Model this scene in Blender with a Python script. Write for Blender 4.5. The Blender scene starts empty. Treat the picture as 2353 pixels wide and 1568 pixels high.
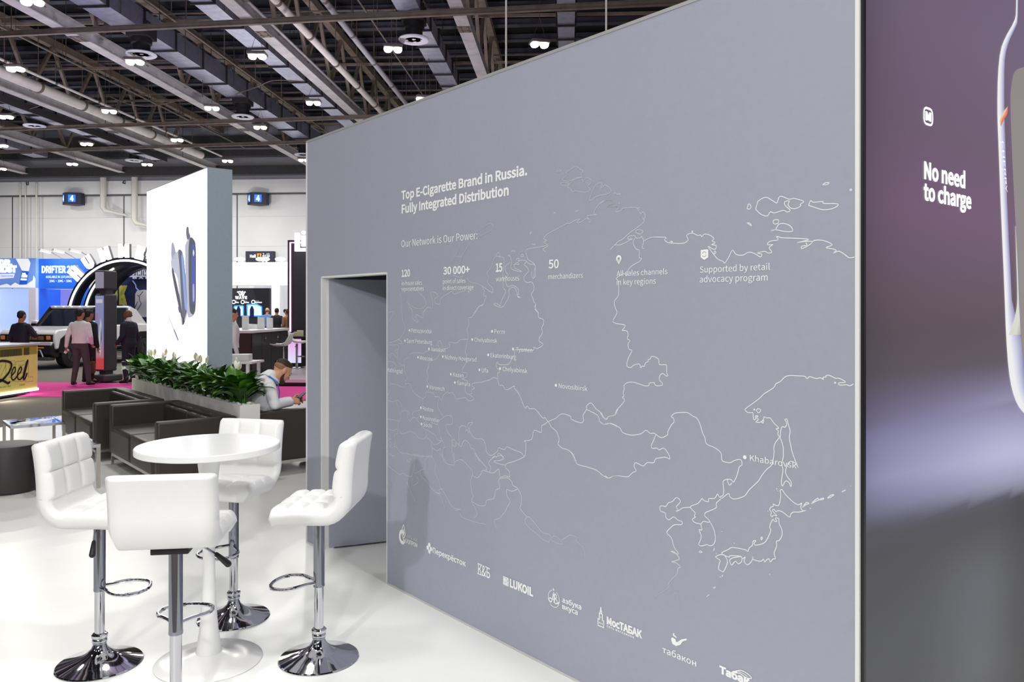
import bpy, bmesh, math, random, os
from mathutils import Vector, Matrix

random.seed(7)
SC = bpy.context.scene
COL = SC.collection

# ------------------------------------------------------------------ camera
F, CX, HY, H = 1830.0, 1176.5, 708.0, 1.70       # focal length, principal column, horizon row (2353 x 1568), eye height
cam_data = bpy.data.cameras.new('camera')
cam_data.sensor_width = 36.0
cam_data.lens = F / 2353.0 * 36.0
cam_data.shift_y = -(784.0 - HY) / 2353.0
cam_data.clip_end = 300
cam = bpy.data.objects.new('camera', cam_data)
cam.location = (0, 0, H)
cam.rotation_euler = (math.radians(90), 0, 0)
COL.objects.link(cam)
SC.camera = cam

# ------------------------------------------------------------------ world and big lights
world = bpy.data.worlds.new('hall_air')
world.use_nodes = True
# the rest of the hall as seen from here: dark gaps between lit stands, all round
wn = world.node_tree
w_tc = wn.nodes.new('ShaderNodeTexCoord')
w_map = wn.nodes.new('ShaderNodeMapping')
w_map.inputs['Scale'].default_value = (2.6, 2.6, 0.5)
w_nz = wn.nodes.new('ShaderNodeTexNoise')
w_nz.inputs['Scale'].default_value = 2.2
w_nz.inputs['Detail'].default_value = 3
w_rp = wn.nodes.new('ShaderNodeValToRGB')
w_rp.color_ramp.elements[0].position = 0.44
w_rp.color_ramp.elements[0].color = (0.10, 0.10, 0.13, 1)
w_rp.color_ramp.elements[1].position = 0.60
w_rp.color_ramp.elements[1].color = (1.5, 1.55, 1.75, 1)
wn.links.new(w_tc.outputs['Generated'], w_map.inputs['Vector'])
wn.links.new(w_map.outputs['Vector'], w_nz.inputs['Vector'])
wn.links.new(w_nz.outputs['Fac'], w_rp.inputs['Fac'])
wn.links.new(w_rp.outputs['Color'], wn.nodes['Background'].inputs[0])
world.node_tree.nodes['Background'].inputs[1].default_value = 0.30
SC.world = world
SC.view_settings.view_transform = 'Standard'
SC.view_settings.look = 'None'
SC.view_settings.exposure = 0.0
SC.view_settings.gamma = 1.0
SC.view_settings.use_curve_mapping = False


def area_lamp(name, loc, target, size, watts, color=(1, 0.98, 0.95), spread=180):
    d = bpy.data.lights.new(name, 'AREA')
    d.shape = 'DISK'
    d.size = size
    d.energy = watts
    d.color = color
    d.spread = math.radians(spread)
    o = bpy.data.objects.new(name, d)
    o.location = loc
    o.rotation_euler = (Vector(target) - Vector(loc)).to_track_quat('-Z', 'Y').to_euler()
    COL.objects.link(o)
    return o


# hall high bays over and behind the stand
for (x, y, w_) in ((-9, 2, 70), (-3, 2, 100), (2.5, 1, 365), (-9, 9, 110), (-3.5, 9, 170), (-6, -5, 75), (0, -4, 260)):
    area_lamp('high_bay_light', (x, y, 9.0), (x, y, 0), 0.9, w_)
# floodlights of the stand, on its rigging behind and beside the camera
area_lamp('stand_floodlight', (-2.6, -2.6, 3.9), (0.4, 3.8, 1.0), 0.20, 146, (1, 0.99, 0.97))
area_lamp('stand_floodlight', (-0.6, -2.9, 3.9), (1.0, 3.2, 1.0), 0.22, 92, (1, 0.99, 0.97))
area_lamp('stand_floodlight', (-7.5, -0.5, 4.4), (-2.0, 6.0, 0.6), 0.25, 18, (1, 0.99, 0.97))

# added fill lights without fixtures, turned up to brighten the roof steel
for (x, y, w_, c) in ((-9, 14, 170, (0.62, 0.68, 1)), (-3, 12, 150, (0.85, 0.85, 1)), (-15, 22, 220, (0.8, 0.8, 1)), (-5, 24, 200, (0.9, 0.88, 1)), (-22, 30, 220, (0.85, 0.85, 1))):
    area_lamp('roof_fill_light', (x, y, 4.2), (x - 0.5, y + 2, 9), 0.6, w_, c)

# ------------------------------------------------------------------ axes of the place
def unit(x, y):
    n = math.hypot(x, y)
    return Vector((x / n, y / n, 0))

U = unit(-1515.0, F)                 # the stand: along the printed wall, away from the camera
V = Vector((U.y, -U.x, 0))           # the stand: to the other side, away
W = unit(128.5, F)                   # the hall: along the trusses, away
Q = Vector((W.y, -W.x, 0))           # the hall: across
ANG_V = math.atan2(V.y, V.x)
ANG_Q = math.atan2(Q.y, Q.x)


def P(px, py, Y):                    # the place seen at a pixel, Y metres in front
    return Vector(((px - CX) / F * Y, Y, H + (HY - py) / F * Y))


def FL(px, py, z=0.0):               # the place on a floor of height z seen at a pixel
    return P(px, py, F * (H - z) / (py - HY))


def on_plane(px, py, p0, R):         # (distance along R, height) where a pixel's ray meets the upright plane through p0
    k = (px - CX) / F
    s = (k * p0.y - p0.x) / (R.x - k * R.y)
    Y = p0.y + R.y * s
    return s, H + (HY - py) / F * Y


# ------------------------------------------------------------------ materials
def lin(c):
    return tuple(((v / 255.0) / 12.92 if v / 255.0 <= 0.04045 else ((v / 255.0 + 0.055) / 1.055) ** 2.4) for v in c)

MATS = {}


def mat(name, rgb, rough=0.5, metal=0.0, emit=None, power=0.0, noise=0.0, scale=8.0, bump=0.0, spec=0.5, coat=0.0):
    """rgb in 0..255; noise: how much a procedural noise varies the colour; bump: relief from the same noise"""
    if name in MATS:
        return MATS[name]
    m = bpy.data.materials.new(name)
    m.use_nodes = True
    nt = m.node_tree
    b = nt.nodes['Principled BSDF']
    c = lin(rgb)
    b.inputs['Base Color'].default_value = (*c, 1)
    b.inputs['Roughness'].default_value = rough
    b.inputs['Metallic'].default_value = metal
    b.inputs['Specular IOR Level'].default_value = spec
    b.inputs['Coat Weight'].default_value = coat
    if emit is not None:
        b.inputs['Emission Color'].default_value = (*lin(emit), 1)
        b.inputs['Emission Strength'].default_value = power
    if noise or bump:
        tc = nt.nodes.new('ShaderNodeTexCoord')
        nz = nt.nodes.new('ShaderNodeTexNoise')
        nz.inputs['Scale'].default_value = scale
        nz.inputs['Detail'].default_value = 5
        nt.links.new(tc.outputs['Object'], nz.inputs['Vector'])
        if noise:
            r = nt.nodes.new('ShaderNodeValToRGB')
            r.color_ramp.elements[0].position = 0.3
            r.color_ramp.elements[1].position = 0.7
            r.color_ramp.elements[0].color = (*[v * (1 - noise) for v in c], 1)
            r.color_ramp.elements[1].color = (*[min(1, v * (1 + noise)) for v in c], 1)
            nt.links.new(nz.outputs['Fac'], r.inputs['Fac'])
            nt.links.new(r.outputs['Color'], b.inputs['Base Color'])
        if bump:
            bp = nt.nodes.new('ShaderNodeBump')
            bp.inputs['Strength'].default_value = bump
            bp.inputs['Distance'].default_value = 0.01
            nt.links.new(nz.outputs['Fac'], bp.inputs['Height'])
            nt.links.new(bp.outputs['Normal'], b.inputs['Normal'])
    MATS[name] = m
    return m


def print_mat(name, lit=0.0, rough=0.5):
    """a printed sheet whose colours are the mesh's «ink» attribute; lit > 0: backlit"""
    if name in MATS:
        return MATS[name]
    m = bpy.data.materials.new(name)
    m.use_nodes = True
    nt = m.node_tree
    b = nt.nodes['Principled BSDF']
    b.inputs['Roughness'].default_value = rough
    a = nt.nodes.new('ShaderNodeAttribute')
    a.attribute_name = 'ink'
    if lit:
        b.inputs['Base Color'].default_value = (0.02, 0.02, 0.02, 1)
        nt.links.new(a.outputs['Color'], b.inputs['Emission Color'])
        b.inputs['Emission Strength'].default_value = lit
    else:
        nt.links.new(a.outputs['Color'], b.inputs['Base Color'])
    MATS[name] = m
    return m


# ------------------------------------------------------------------ meshes
class MB:
    def __init__(self):
        self.v, self.f, self.c = [], [], []

    def add(self, vs, fs, ink=None):
        n = len(self.v)
        self.v += [tuple(p) for p in vs]
        self.f += [tuple(i + n for i in f) for f in fs]
        if ink is not None:
            self.c += (ink if isinstance(ink, list) else [ink] * len(vs))
        return self

    def box(self, x0, x1, y0, y1, z0, z1):
        return self.add([(x, y, z) for z in (z0, z1) for y in (y0, y1) for x in (x0, x1)],
                        [(0, 2, 3, 1), (4, 5, 7, 6), (0, 1, 5, 4), (1, 3, 7, 5), (3, 2, 6, 7), (2, 0, 4, 6)])

    def hexa(self, b, t):                                   # four bottom points, four top points, same turn (counter-clockwise from above)
        return self.add(list(b) + list(t), [(3, 2, 1, 0), (4, 5, 6, 7), (0, 1, 5, 4), (1, 2, 6, 5), (2, 3, 7, 6), (3, 0, 4, 7)])

    def bar(self, a, b, w, h, up=(0, 0, 1)):                # a beam of width w and height h from a to b
        a, b = Vector(a), Vector(b)
        d = (b - a).normalized()
        s = d.cross(Vector(up))
        if s.length < 1e-4:
            s = d.cross(Vector((1, 0, 0)))
        s.normalize()
        t = s.cross(d)
        r = [(-1, -1), (1, -1), (1, 1), (-1, 1)]
        vs = [p + s * (w / 2 * i) + t * (h / 2 * j) for p in (a, b) for i, j in r]
        return self.add(vs, [(3, 2, 1, 0), (4, 5, 6, 7), (0, 1, 5, 4), (1, 2, 6, 5), (2, 3, 7, 6), (3, 0, 4, 7)])

    def tube(self, pts, r, seg=10, closed=False, flat=1.0):
        pts = [Vector(p) for p in pts]
        n = len(pts)
        rr = r if isinstance(r, (list, tuple)) else [r] * n
        rings, up = [], None
        for i, p in enumerate(pts):
            if closed:
                d = pts[(i + 1) % n] - pts[i - 1]
            else:
                d = pts[min(i + 1, n - 1)] - pts[max(i - 1, 0)]
            d.normalize()
            if up is None:
                up = d.orthogonal().normalized()
                if abs(d.z) < 0.9:
                    up = (Vector((0, 0, 1)) - d * d.z).normalized()
            else:
                up = (up - d * up.dot(d))
                up = up.normalized() if up.length > 1e-6 else d.orthogonal().normalized()
            s = d.cross(up)
            rings.append([p + (s * math.cos(a) + up * (math.sin(a) * flat)) * rr[i] for a in (2 * math.pi * k / seg for k in range(seg))])
        return self.loft(rings, closed=closed, caps=not closed)

    def loft(self, rings, closed=False, caps=True, ink=None):
        seg = len(rings[0])
        vs = [p for r in rings for p in r]
        fs = []
        m = len(rings)
        for i in range(m if closed else m - 1):
            for k in range(seg):
                a, b = i * seg + k, i * seg + (k + 1) % seg
                c, d = ((i + 1) % m) * seg + (k + 1) % seg, ((i + 1) % m) * seg + k
                fs.append((a, b, c, d))
        if caps:
            fs.append(tuple(reversed(range(seg))))
            fs.append(tuple(range((m - 1) * seg, m * seg)))
        return self.add(vs, fs, ink)

    def lathe(self, prof, seg=32, at=(0, 0, 0), sq=(1, 1)):          # prof: (radius, z)
        rings = [[(at[0] + r * sq[0] * math.cos(2 * math.pi * k / seg), at[1] + r * sq[1] * math.sin(2 * math.pi * k / seg), at[2] + z) for k in range(seg)]
                 for r, z in prof]
        return self.loft(rings)

    def ball(self, c, r, seg=12, rings=8):                            # r: number or (x, y, z)
        r = r if isinstance(r, (tuple, list)) else (r, r, r)
        R = []
        for i in range(rings + 1):
            t = math.pi * i / rings
            q = max(math.sin(t), 0.02)
            R.append([(c[0] + r[0] * q * math.cos(2 * math.pi * k / seg), c[1] + r[1] * q * math.sin(2 * math.pi * k / seg), c[2] - r[2] * math.cos(t)) for k in range(seg)])
        return self.loft(R)

    def capsule(self, a, b, ra, rb, seg=12, flat=1.0):
        a, b = Vector(a), Vector(b)
        d = (b - a).normalized()
        pts, rs = [], []
        for t in (-0.98, -0.8, -0.45, 0):
            pts.append(a + d * ra * t); rs.append(ra * math.sqrt(1 - t * t))
        for t in (0, 0.45, 0.8, 0.98):
            pts.append(b + d * rb * t); rs.append(rb * math.sqrt(1 - t * t))
        return self.tube(pts, rs, seg, flat=flat)

    def prism(self, poly, a, b, axis='y'):                            # a 2-D outline pushed from a to b along an axis
        n = len(poly)
        def pt(p, t):
            return {'y': (p[0], t, p[1]), 'x': (t, p[0], p[1]), 'z': (p[0], p[1], t)}[axis]
        vs = [pt(p, a) for p in poly] + [pt(p, b) for p in poly]
        fs = [tuple(range(n)), tuple(reversed(range(n, 2 * n)))] + [(i, (i + 1) % n + 0, n + (i + 1) % n, n + i) for i in range(n)]
        return self.add(vs, fs)

    def move(self, M):
        self.v = [tuple(M @ Vector(p)) for p in self.v]
        return self

    def build(self, name, m, parent=None, smooth=0.6, bevel=0.0, seg=2, mods=()):
        me = bpy.data.meshes.new(name)
        me.from_pydata(self.v, [], self.f)
        if self.c:
            at = me.attributes.new('ink', 'FLOAT_COLOR', 'POINT')
            for i, c in enumerate(self.c):
                at.data[i].color = (*c[:3], 1)
        bm = bmesh.new()
        bm.from_mesh(me)
        bmesh.ops.recalc_face_normals(bm, faces=bm.faces)
        bm.to_mesh(me)
        bm.free()
        me.materials.append(m)
        if smooth:
            me.shade_smooth()
            me.set_sharp_from_angle(angle=smooth)
        o = bpy.data.objects.new(name, me)
        COL.objects.link(o)
        if parent is not None:
            o.parent = parent
        if bevel:
            b = o.modifiers.new('edge', 'BEVEL')
            b.width = bevel
            b.segments = seg
            b.limit_method = 'ANGLE'
            b.angle_limit = math.radians(40)
            b.use_clamp_overlap = True
        for k in mods:
            k(o)
        return o


def tag(o, label, cat=None, group=None, kind=None):
    o['label'] = label
    if cat:
        o['category'] = cat
    if group:
        o['group'] = group
    if kind:
        o['kind'] = kind
    return o


def thing(name, label, cat, loc=(0, 0, 0), rz=0.0, group=None, kind=None):
    o = bpy.data.objects.new(name, None)
    o.empty_display_size = 0.1
    COL.objects.link(o)
    o.location = loc
    o.rotation_euler = (0, 0, rz)
    return tag(o, label, cat, group, kind)


def struct(o):
    o['kind'] = 'structure'
    return o


KIDS = {}


def dup(o, loc=None, rz=None, label=None, parent=None):
    c = o.copy()
    COL.objects.link(c)
    if parent is not None:
        c.parent = parent
    if loc is not None:
        c.location = loc
    if rz is not None:
        c.rotation_euler = (0, 0, rz)
    if label:
        c['label'] = label
    for k in list(o.children):
        dup(k, parent=c)
    return c


# ------------------------------------------------------------------ lettering
def font(name):                       # Blender's own bundled fonts
    try:
        return bpy.data.fonts.load(os.path.join(bpy.utils.system_resource('DATAFILES', path='fonts'), name))
    except Exception:
        return None

FONT = font('Noto Sans CJK Regular.woff2')
FONT_AR = font('NotoSansArabic-VariableFont_wdth,wght.woff2')
TXT = {}


def text_mesh(s, bold=0.0, space=1.0):
    key = (s, bold, space)
    if key in TXT:
        return TXT[key]
    cu = bpy.data.curves.new('lettering', 'FONT')
    cu.body = s
    f = FONT_AR if s and ord(s[0]) > 0xFB00 else FONT
    if f:
        cu.font = f
    cu.size = 1.0
    if bold > 0:
        cu.bevel_depth = bold * 0.8
        cu.bevel_resolution = 0
    cu.resolution_u = 3
    cu.space_character = space
    ob = bpy.data.objects.new('lettering', cu)
    COL.objects.link(ob)
    dg = bpy.context.evaluated_depsgraph_get()
    me = bpy.data.meshes.new_from_object(ob.evaluated_get(dg))
    vs = [(v.co.x, v.co.y) for v in me.vertices]
    fs = [tuple(p.vertices) for p in me.polygons if bold <= 0 or p.normal.z > 0.05]
    bpy.data.objects.remove(ob)
    bpy.data.curves.remove(cu)
    bpy.data.meshes.remove(me)
    TXT[key] = (vs, fs)
    return TXT[key]


def cap_height():
    vs, _ = text_mesh('H')
    return max(v[1] for v in vs)


class Face:
    """an upright printed face: p0 on the ground below its zero, R to the viewer's side, N towards the viewer"""
    def __init__(self, p0, R, N):
        self.p0, self.R, self.N = Vector(p0), Vector(R), Vector(N)

    def at(self, s, z, off=0.0015):
        p = self.p0 + self.R * s + self.N * off
        return (p.x, p.y, self.p0.z + z)

    def px(self, px, py):
        return on_plane(px, py, self.p0, self.R)

    def text(self, mb, s, s0, s1, zb, zc, bold=0.0, off=0.002, shear=0.0, space=1.0, drop=0.0, ink=None, depth=0.0):
        vs, fs = text_mesh(s, bold, space)
        if not vs:
            return mb
        x0, x1 = min(v[0] for v in vs), max(v[0] for v in vs)
        k = (zc - zb) / cap_height()
        pts = [(s0 + (v[0] - x0) / (x1 - x0) * (s1 - s0) + shear * v[1] * k, zb + v[1] * k) for v in vs]
        mb.add([self.at(a, b, off) for a, b in pts], fs, ink)
        return mb

    def poly(self, mb, pts, off=0.002, ink=None):
        mb.add([self.at(a, b, off) for a, b in pts], [tuple(range(len(pts)))], ink)
        return mb

    def line(self, mb, pts, w, off=0.0018, ink=None, closed=False):
        """a drawn line of width w; pts in (s, z)"""
        n = len(pts)
        L, Rr = [], []
        for i, p in enumerate(pts):
            a = pts[(i - 1) % n] if closed or i > 0 else p
            b = pts[(i + 1) % n] if closed or i < n - 1 else p
            dx, dz = b[0] - a[0], b[1] - a[1]
            l = math.hypot(dx, dz) or 1
            nx, nz = -dz / l * w / 2, dx / l * w / 2
            L.append((p[0] + nx, p[1] + nz)); Rr.append((p[0] - nx, p[1] - nz))
        vs = [self.at(a, b, off) for pr in zip(L, Rr) for a, b in pr]
        fs = [(2 * i, 2 * i + 1, 2 * (i + 1) + 1, 2 * (i + 1)) for i in range(n - 1)]
        if closed:
            fs.append((2 * n - 2, 2 * n - 1, 1, 0))
        ink2 = None
        if ink is not None:
            ink2 = [c for c in ink for _ in (0, 1)] if isinstance(ink, list) else ink
        mb.add(vs, fs, ink2)
        return mb

    def ring(self, mb, cs, cz, r0, r1, seg=28, off=0.002, a0=0.0, a1=2 * math.pi, sq=1.0):
        vs = []
        for k in range(seg + 1):
            a = a0 + (a1 - a0) * k / seg
            for r in (r0, r1):
                vs.append(self.at(cs + r * math.cos(a) * sq, cz + r * math.sin(a), off))
        mb.add(vs, [(2 * k, 2 * k + 1, 2 * k + 3, 2 * k + 2) for k in range(seg)])
        return mb


def spline(pts, n=4, closed=False, jit=0.0):
    out, m = [], len(pts)
    for i in range(m if closed else m - 1):
        p0 = pts[(i - 1) % m] if closed or i > 0 else pts[i]
        p1, p2 = pts[i], pts[(i + 1) % m]
        p3 = pts[(i + 2) % m] if closed or i + 2 < m else p2
        for k in range(n):
            t = k / n
            q = [0.5 * ((2 * b) + (c - a) * t + (2 * a - 5 * b + 4 * c - d) * t * t + (3 * b - a - 3 * c + d) * t ** 3)
                 for a, b, c, d in zip(p0, p1, p2, p3)]
            if jit and k:
                q = [v + random.uniform(-jit, jit) for v in q]
            out.append(tuple(q))
    if not closed:
        out.append(tuple(pts[-1]))
    return out
# ================================================================== the hall
M_CARPET = mat('hall_carpet', (118, 112, 106), 0.95, noise=0.18, scale=60, spec=0.2)
M_PINK = mat('pink_carpet', (226, 72, 158), 0.95, noise=0.08, scale=40, spec=0.2)
M_FLOOR = mat('white_stand_floor', (238, 239, 236), 0.28, noise=0.035, scale=1.6, spec=0.5)
M_WALLFAR = mat('hall_wall_paint', (226, 226, 228), 0.8, noise=0.04, scale=0.7)
M_JOINT = mat('dark_joint', (92, 92, 92), 0.8)
M_CONDUIT = mat('pale_conduit', (214, 212, 206), 0.5)
M_DECK = mat('roof_deck', (26, 26, 30), 0.7, noise=0.2, scale=3)
M_PURLIN = mat('purlin_paint', (84, 84, 94), 0.6, noise=0.12, scale=2)
M_STEEL = mat('truss_paint', (206, 200, 200), 0.55, noise=0.15, scale=3)
M_STEELB = mat('web_paint', (150, 132, 118), 0.6, noise=0.2, scale=3)
M_DUCT = mat('galvanised_duct', (205, 206, 230), 0.38, 0.85, noise=0.14, scale=5)
M_DUCTB = mat('dark_flange', (42, 40, 40), 0.7)
M_PIPE = mat('cream_pipe', (240, 230, 224), 0.28, noise=0.08, scale=3)
M_BROWNPIPE = mat('brown_channel', (122, 108, 98), 0.6, noise=0.2, scale=4)
M_BLACK = mat('matt_black', (22, 22, 24), 0.6)
M_NAVY = mat('navy_sign', (28, 32, 58), 0.5)
M_WHITE = mat('white_paint', (240, 240, 240), 0.45)
M_WIRE = mat('wire_grey', (90, 84, 80), 0.6)


def hall(q, l, z=0.0):                       # a place by metres across and along the hall
    p = Q * q + W * l
    return Vector((p.x, p.y, z))


def hall_poly(name, m, pts, z, t=0.02):
    mb = MB()
    n = len(pts)
    mb.add([(p[0], p[1], z) for p in pts] + [(p[0], p[1], z - t) for p in pts],
           [tuple(range(n)), tuple(reversed(range(n, 2 * n)))] + [(i, (i + 1) % n, n + (i + 1) % n, n + i) for i in range(n)])
    return struct(mb.build(name, m, smooth=0))


# floors: hall carpet, the pink aisle, the raised white floor of the stand
g = [hall(-42, -14), hall(24, -14), hall(24, 46), hall(-42, 46)]
hall_poly('floor', M_CARPET, g, -0.03, 0.05)
a, b = FL(87, 879, -0.02), FL(690, 886, -0.02)
c, d = FL(690, 917, -0.02), FL(87, 913, -0.02)
ax = (b - a).normalized()
hall_poly('floor_aisle', M_PINK, [d - ax * 14, c + ax * 16, b + ax * 16, a - ax * 14], -0.018, 0.011)
ed = [FL(-260, 1040), FL(-60, 993), FL(0, 983), FL(70, 969), FL(147, 954)]
far = [FL(300, 933), FL(560, 926), FL(760, 920)]
hall_poly('floor_stand', M_FLOOR, [(-9, 1.6)] + [(p.x, p.y) for p in ed] + [(p.x, p.y) for p in far] + [(6, 12), (9, 5), (8, 1.6)], 0.0, 0.028)

# far wall
LW = 45.0
FARF = Face(hall(0, LW), Q, -W)
mb = MB()
c8 = [hall(-60, LW), hall(30, LW), hall(30, LW + 0.3), hall(-60, LW + 0.3)]
mb.hexa(c8, [p + Vector((0, 0, 12.6)) for p in c8])
wall_back = struct(mb.build('wall_back', M_WALLFAR, smooth=0))
s0, zb = FARF.px(0, 438)
mb = MB()
def far_box(mb, s0, s1, z0, z1, d0, d1):     # a block on the far wall, standing d0..d1 in front of it
    pts = [FARF.at(s0, 0, d1), FARF.at(s1, 0, d1), FARF.at(s1, 0, d0), FARF.at(s0, 0, d0)]
    mb.hexa([(p[0], p[1], z0) for p in pts], [(p[0], p[1], z1) for p in pts])
far_box(mb, -60, 30, 8.32, 9.1, 0.0, 0.35)
struct(mb.build('trim_1', M_WALLFAR, smooth=0))
mb = MB()
far_box(mb, -60, 30, 8.27, 8.32, 0.0, 0.37)
for px in (29, 285, 545):
    s, _ = FARF.px(px, 500)
    far_box(mb, s - 0.03, s + 0.03, 0, 8.3, 0.0, 0.02)
struct(mb.build('trim_2', M_JOINT, smooth=0))
mb = MB()
for z in (5.28, 7.0):
    far_box(mb, -60, 30, z - 0.012, z + 0.012, 0.0, 0.012)
struct(mb.build('trim_3', mat('faint_joint', (206, 206, 210), 0.8), smooth=0))
mb = MB()                                    # dark perimeter beams above the wall
for z, t, d in ((9.25, 0.5, 1.2), (10.1, 0.35, 2.2), (11.0, 0.6, 0.5)):
    far_box(mb, -60, 30, z, z + t, d - 0.5, d)
struct(mb.build('trim_4', mat('dark_beam', (58, 56, 58), 0.6, noise=0.2), smooth=0))
# girder numbers
mb = MB()
for tx, x0, x1, yb, yt in (('43', 68, 76, 428, 421), ('42', 289, 297, 425, 418)):
    sa, z0 = FARF.px(x0, yb); sb, z1 = FARF.px(x1, yt)
    FARF.text(mb, tx, sa, sb, z0, z1, 0.02, off=0.37)
o = mb.build('lettering', M_BLACK, wall_back, smooth=0)

# conduits down the far wall
for i, (px, r, zt, zb_) in enumerate(((58, 0.05, 9.0, 0.0), (70, 0.04, 9.0, 0.0), (95, 0.06, 9.0, 0.0), (251, 0.17, 9.8, 7.35), (322, 0.17, 9.8, 6.6))):
    s, _ = FARF.px(px, 500)
    mb = MB()
    if i < 3:
        mb.tube([FARF.at(s, zb_, 0.44), FARF.at(s, zt, 0.44)], r, 8)
        lab = ['thin pale conduit closest to the girder number 43', 'thin pale conduit between two other conduits on the white hall wall',
               'thicker pale conduit running the height of the white hall wall'][i]
        tag(mb.build('conduit', M_CONDUIT), lab, 'conduit', 'conduits down the hall wall')
    else:
        mb.tube([FARF.at(s, zt, 0.6), FARF.at(s, zb_ + 0.2, 0.6), FARF.at(s + 0.1, zb_, 0.6), FARF.at(s + 0.5, zb_ - 0.08, 0.5), FARF.at(s + 1.2, zb_ - 0.25, 0.2)], [r, r, r * 0.9, r * 0.5, r * 0.4], 10)
        tag(mb.build('drain_pipe', M_CONDUIT), ['fat white drain pipe bending off beside the girder number 42', 'fat white drain pipe ending just behind the white lightbox'][i - 3], 'pipe', 'drain pipes on the hall wall')

# hall number signs
M_BLUELIT = mat('blue_lit_sign', (10, 40, 90), 0.4, emit=(30, 130, 240), power=1.0)
M_WHITELIT = mat('white_lit_letters', (250, 250, 250), 0.4, emit=(255, 255, 255), power=0.85)


def hall_sign(px, label):
    s, z = FARF.px(px, 460)
    r = thing('hall_sign', label, 'sign', FARF.at(s, 0, 0), ANG_Q, 'blue lit hall number signs')
    z0, z1 = z - 0.36, z + 0.33
    pl = [(-0.62, -0.62), (-0.25, -0.95), (0.55, -0.72), (0.55, -0.3), (0.0, -0.02), (-0.2, -0.02)]
    mb = MB()
    mb.prism([(p[0], p[1]) for p in pl], z0, z1, 'z')
    mb.build('housing', M_NAVY, r, smooth=0, bevel=0.02)
    for a, b, u0, u1, lab in ((pl[0], pl[1], 0.25, 0.85, '4'), (pl[1], pl[2], 0.2, 0.68, '4')):
        d = Vector((b[0] - a[0], b[1] - a[1], 0)); L = d.length; d.normalize()
        n = Vector((d.y, -d.x, 0))
        fc = Face(Vector((a[0], a[1], 0)), d, n)
        mb = MB()
        fc.poly(mb, [(L * u0, z0 + 0.14), (L * u1, z0 + 0.14), (L * u1, z1 - 0.13), (L * u0, z1 - 0.13)], 0.022)
        scr = mb.build('screen', M_BLUELIT, r, smooth=0)
        mb = MB()
        fc.text(mb, lab, L * (u0 + 0.12), L * (u1 - 0.12), z0 + 0.2, z1 - 0.2, 0.03, 0.026)
        mb.build('numeral', M_WHITELIT, scr, smooth=0)
    mb = MB()
    mb.box(-0.12, 0.1, -0.3, 0, z1, z1 + 0.12)
    mb.build('bracket', M_NAVY, r)
    return r

hall_sign(182, 'blue lit hall number sign above the arched black booth')
hall_sign(602, 'blue lit hall number sign above the white booth, between lightbox and grey wall')

# «Hall 4» board over the white booth
sa, za = FARF.px(568, 604); sb, zb_ = FARF.px(633, 578)
r = thing('hall_board', 'dark blue board reading Hall 4 in Latin and Arabic letters', 'sign', FARF.at(sa, 0, 0), ANG_Q)
mb = MB(); mb.box(0, sb - sa, -0.25, 0, za - 0.6, zb_); mb.build('board', M_NAVY, r, smooth=0, bevel=0.02)
fc = Face(Vector((0, -0.25, 0)), Vector((1, 0, 0)), Vector((0, -1, 0)))
L, hh = sb - sa, zb_ - za
mb = MB()
fc.text(mb, 'Hall', L * 0.16, L * 0.37, za + hh * 0.44, zb_ - hh * 0.32, 0.02, 0.006)
fc.text(mb, '\uFE94\uFECB\uFE8E\uFED7', L * 0.6, L * 0.85, za + hh * 0.44, zb_ - hh * 0.34, 0.01, 0.006)
mb.build('lettering', M_WHITELIT, r, smooth=0)
mb = MB()
fc.poly(mb, [(L * 0.41, za + hh * 0.4), (L * 0.56, za + hh * 0.4), (L * 0.56, zb_ - hh * 0.2), (L * 0.41, zb_ - hh * 0.2)], 0.004)
mb.build('orange_panel', mat('orange_sign', (226, 150, 60), 0.5, emit=(226, 150, 60), power=0.3), r, smooth=0)
mb = MB()
fc.text(mb, '4', L * 0.45, L * 0.52, za + hh * 0.45, zb_ - hh * 0.27, 0.02, 0.008)
mb.build('numeral', M_NAVY, r, smooth=0)

# ------------------------------------------------------------------ roof
mb = MB()
pts = [hall(-44, -14), hall(26, -14), hall(26, LW), hall(-44, LW)]
mb.hexa([p + Vector((0, 0, 12.35)) for p in pts], [p + Vector((0, 0, 12.55)) for p in pts])
ceiling = struct(mb.build('ceiling', M_DECK, smooth=0))
mb = MB()
mb.bar(hall(-44, 0, 0), hall(26, 0, 0), 0.16, 0.24)
mb.bar(hall(-44, 0, -0.12), hall(26, 0, -0.12), 0.3, 0.02)
pur = mb.build('purlin', M_PURLIN, ceiling, smooth=0)
pur.location = hall(0, 1.0, 12.2)
for k in range(1, 27):
    c = pur.copy(); COL.objects.link(c); c.location = hall(0, 1.0 + 1.66 * k, 12.2)

# trusses along the hall
HB = 9.42                                   # underside of the bottom chords


def chord(l0, l1, w, h, t):
    mb = MB()
    mb.bar((0, l0, t / 2), (0, l1, t / 2), w, t)
    mb.bar((0, l0, h - t / 2), (0, l1, h - t / 2), w * 0.8, t)
    mb.bar((0, l0, h / 2), (0, l1, h / 2), t * 1.2, h - 2 * t)
    return mb

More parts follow.
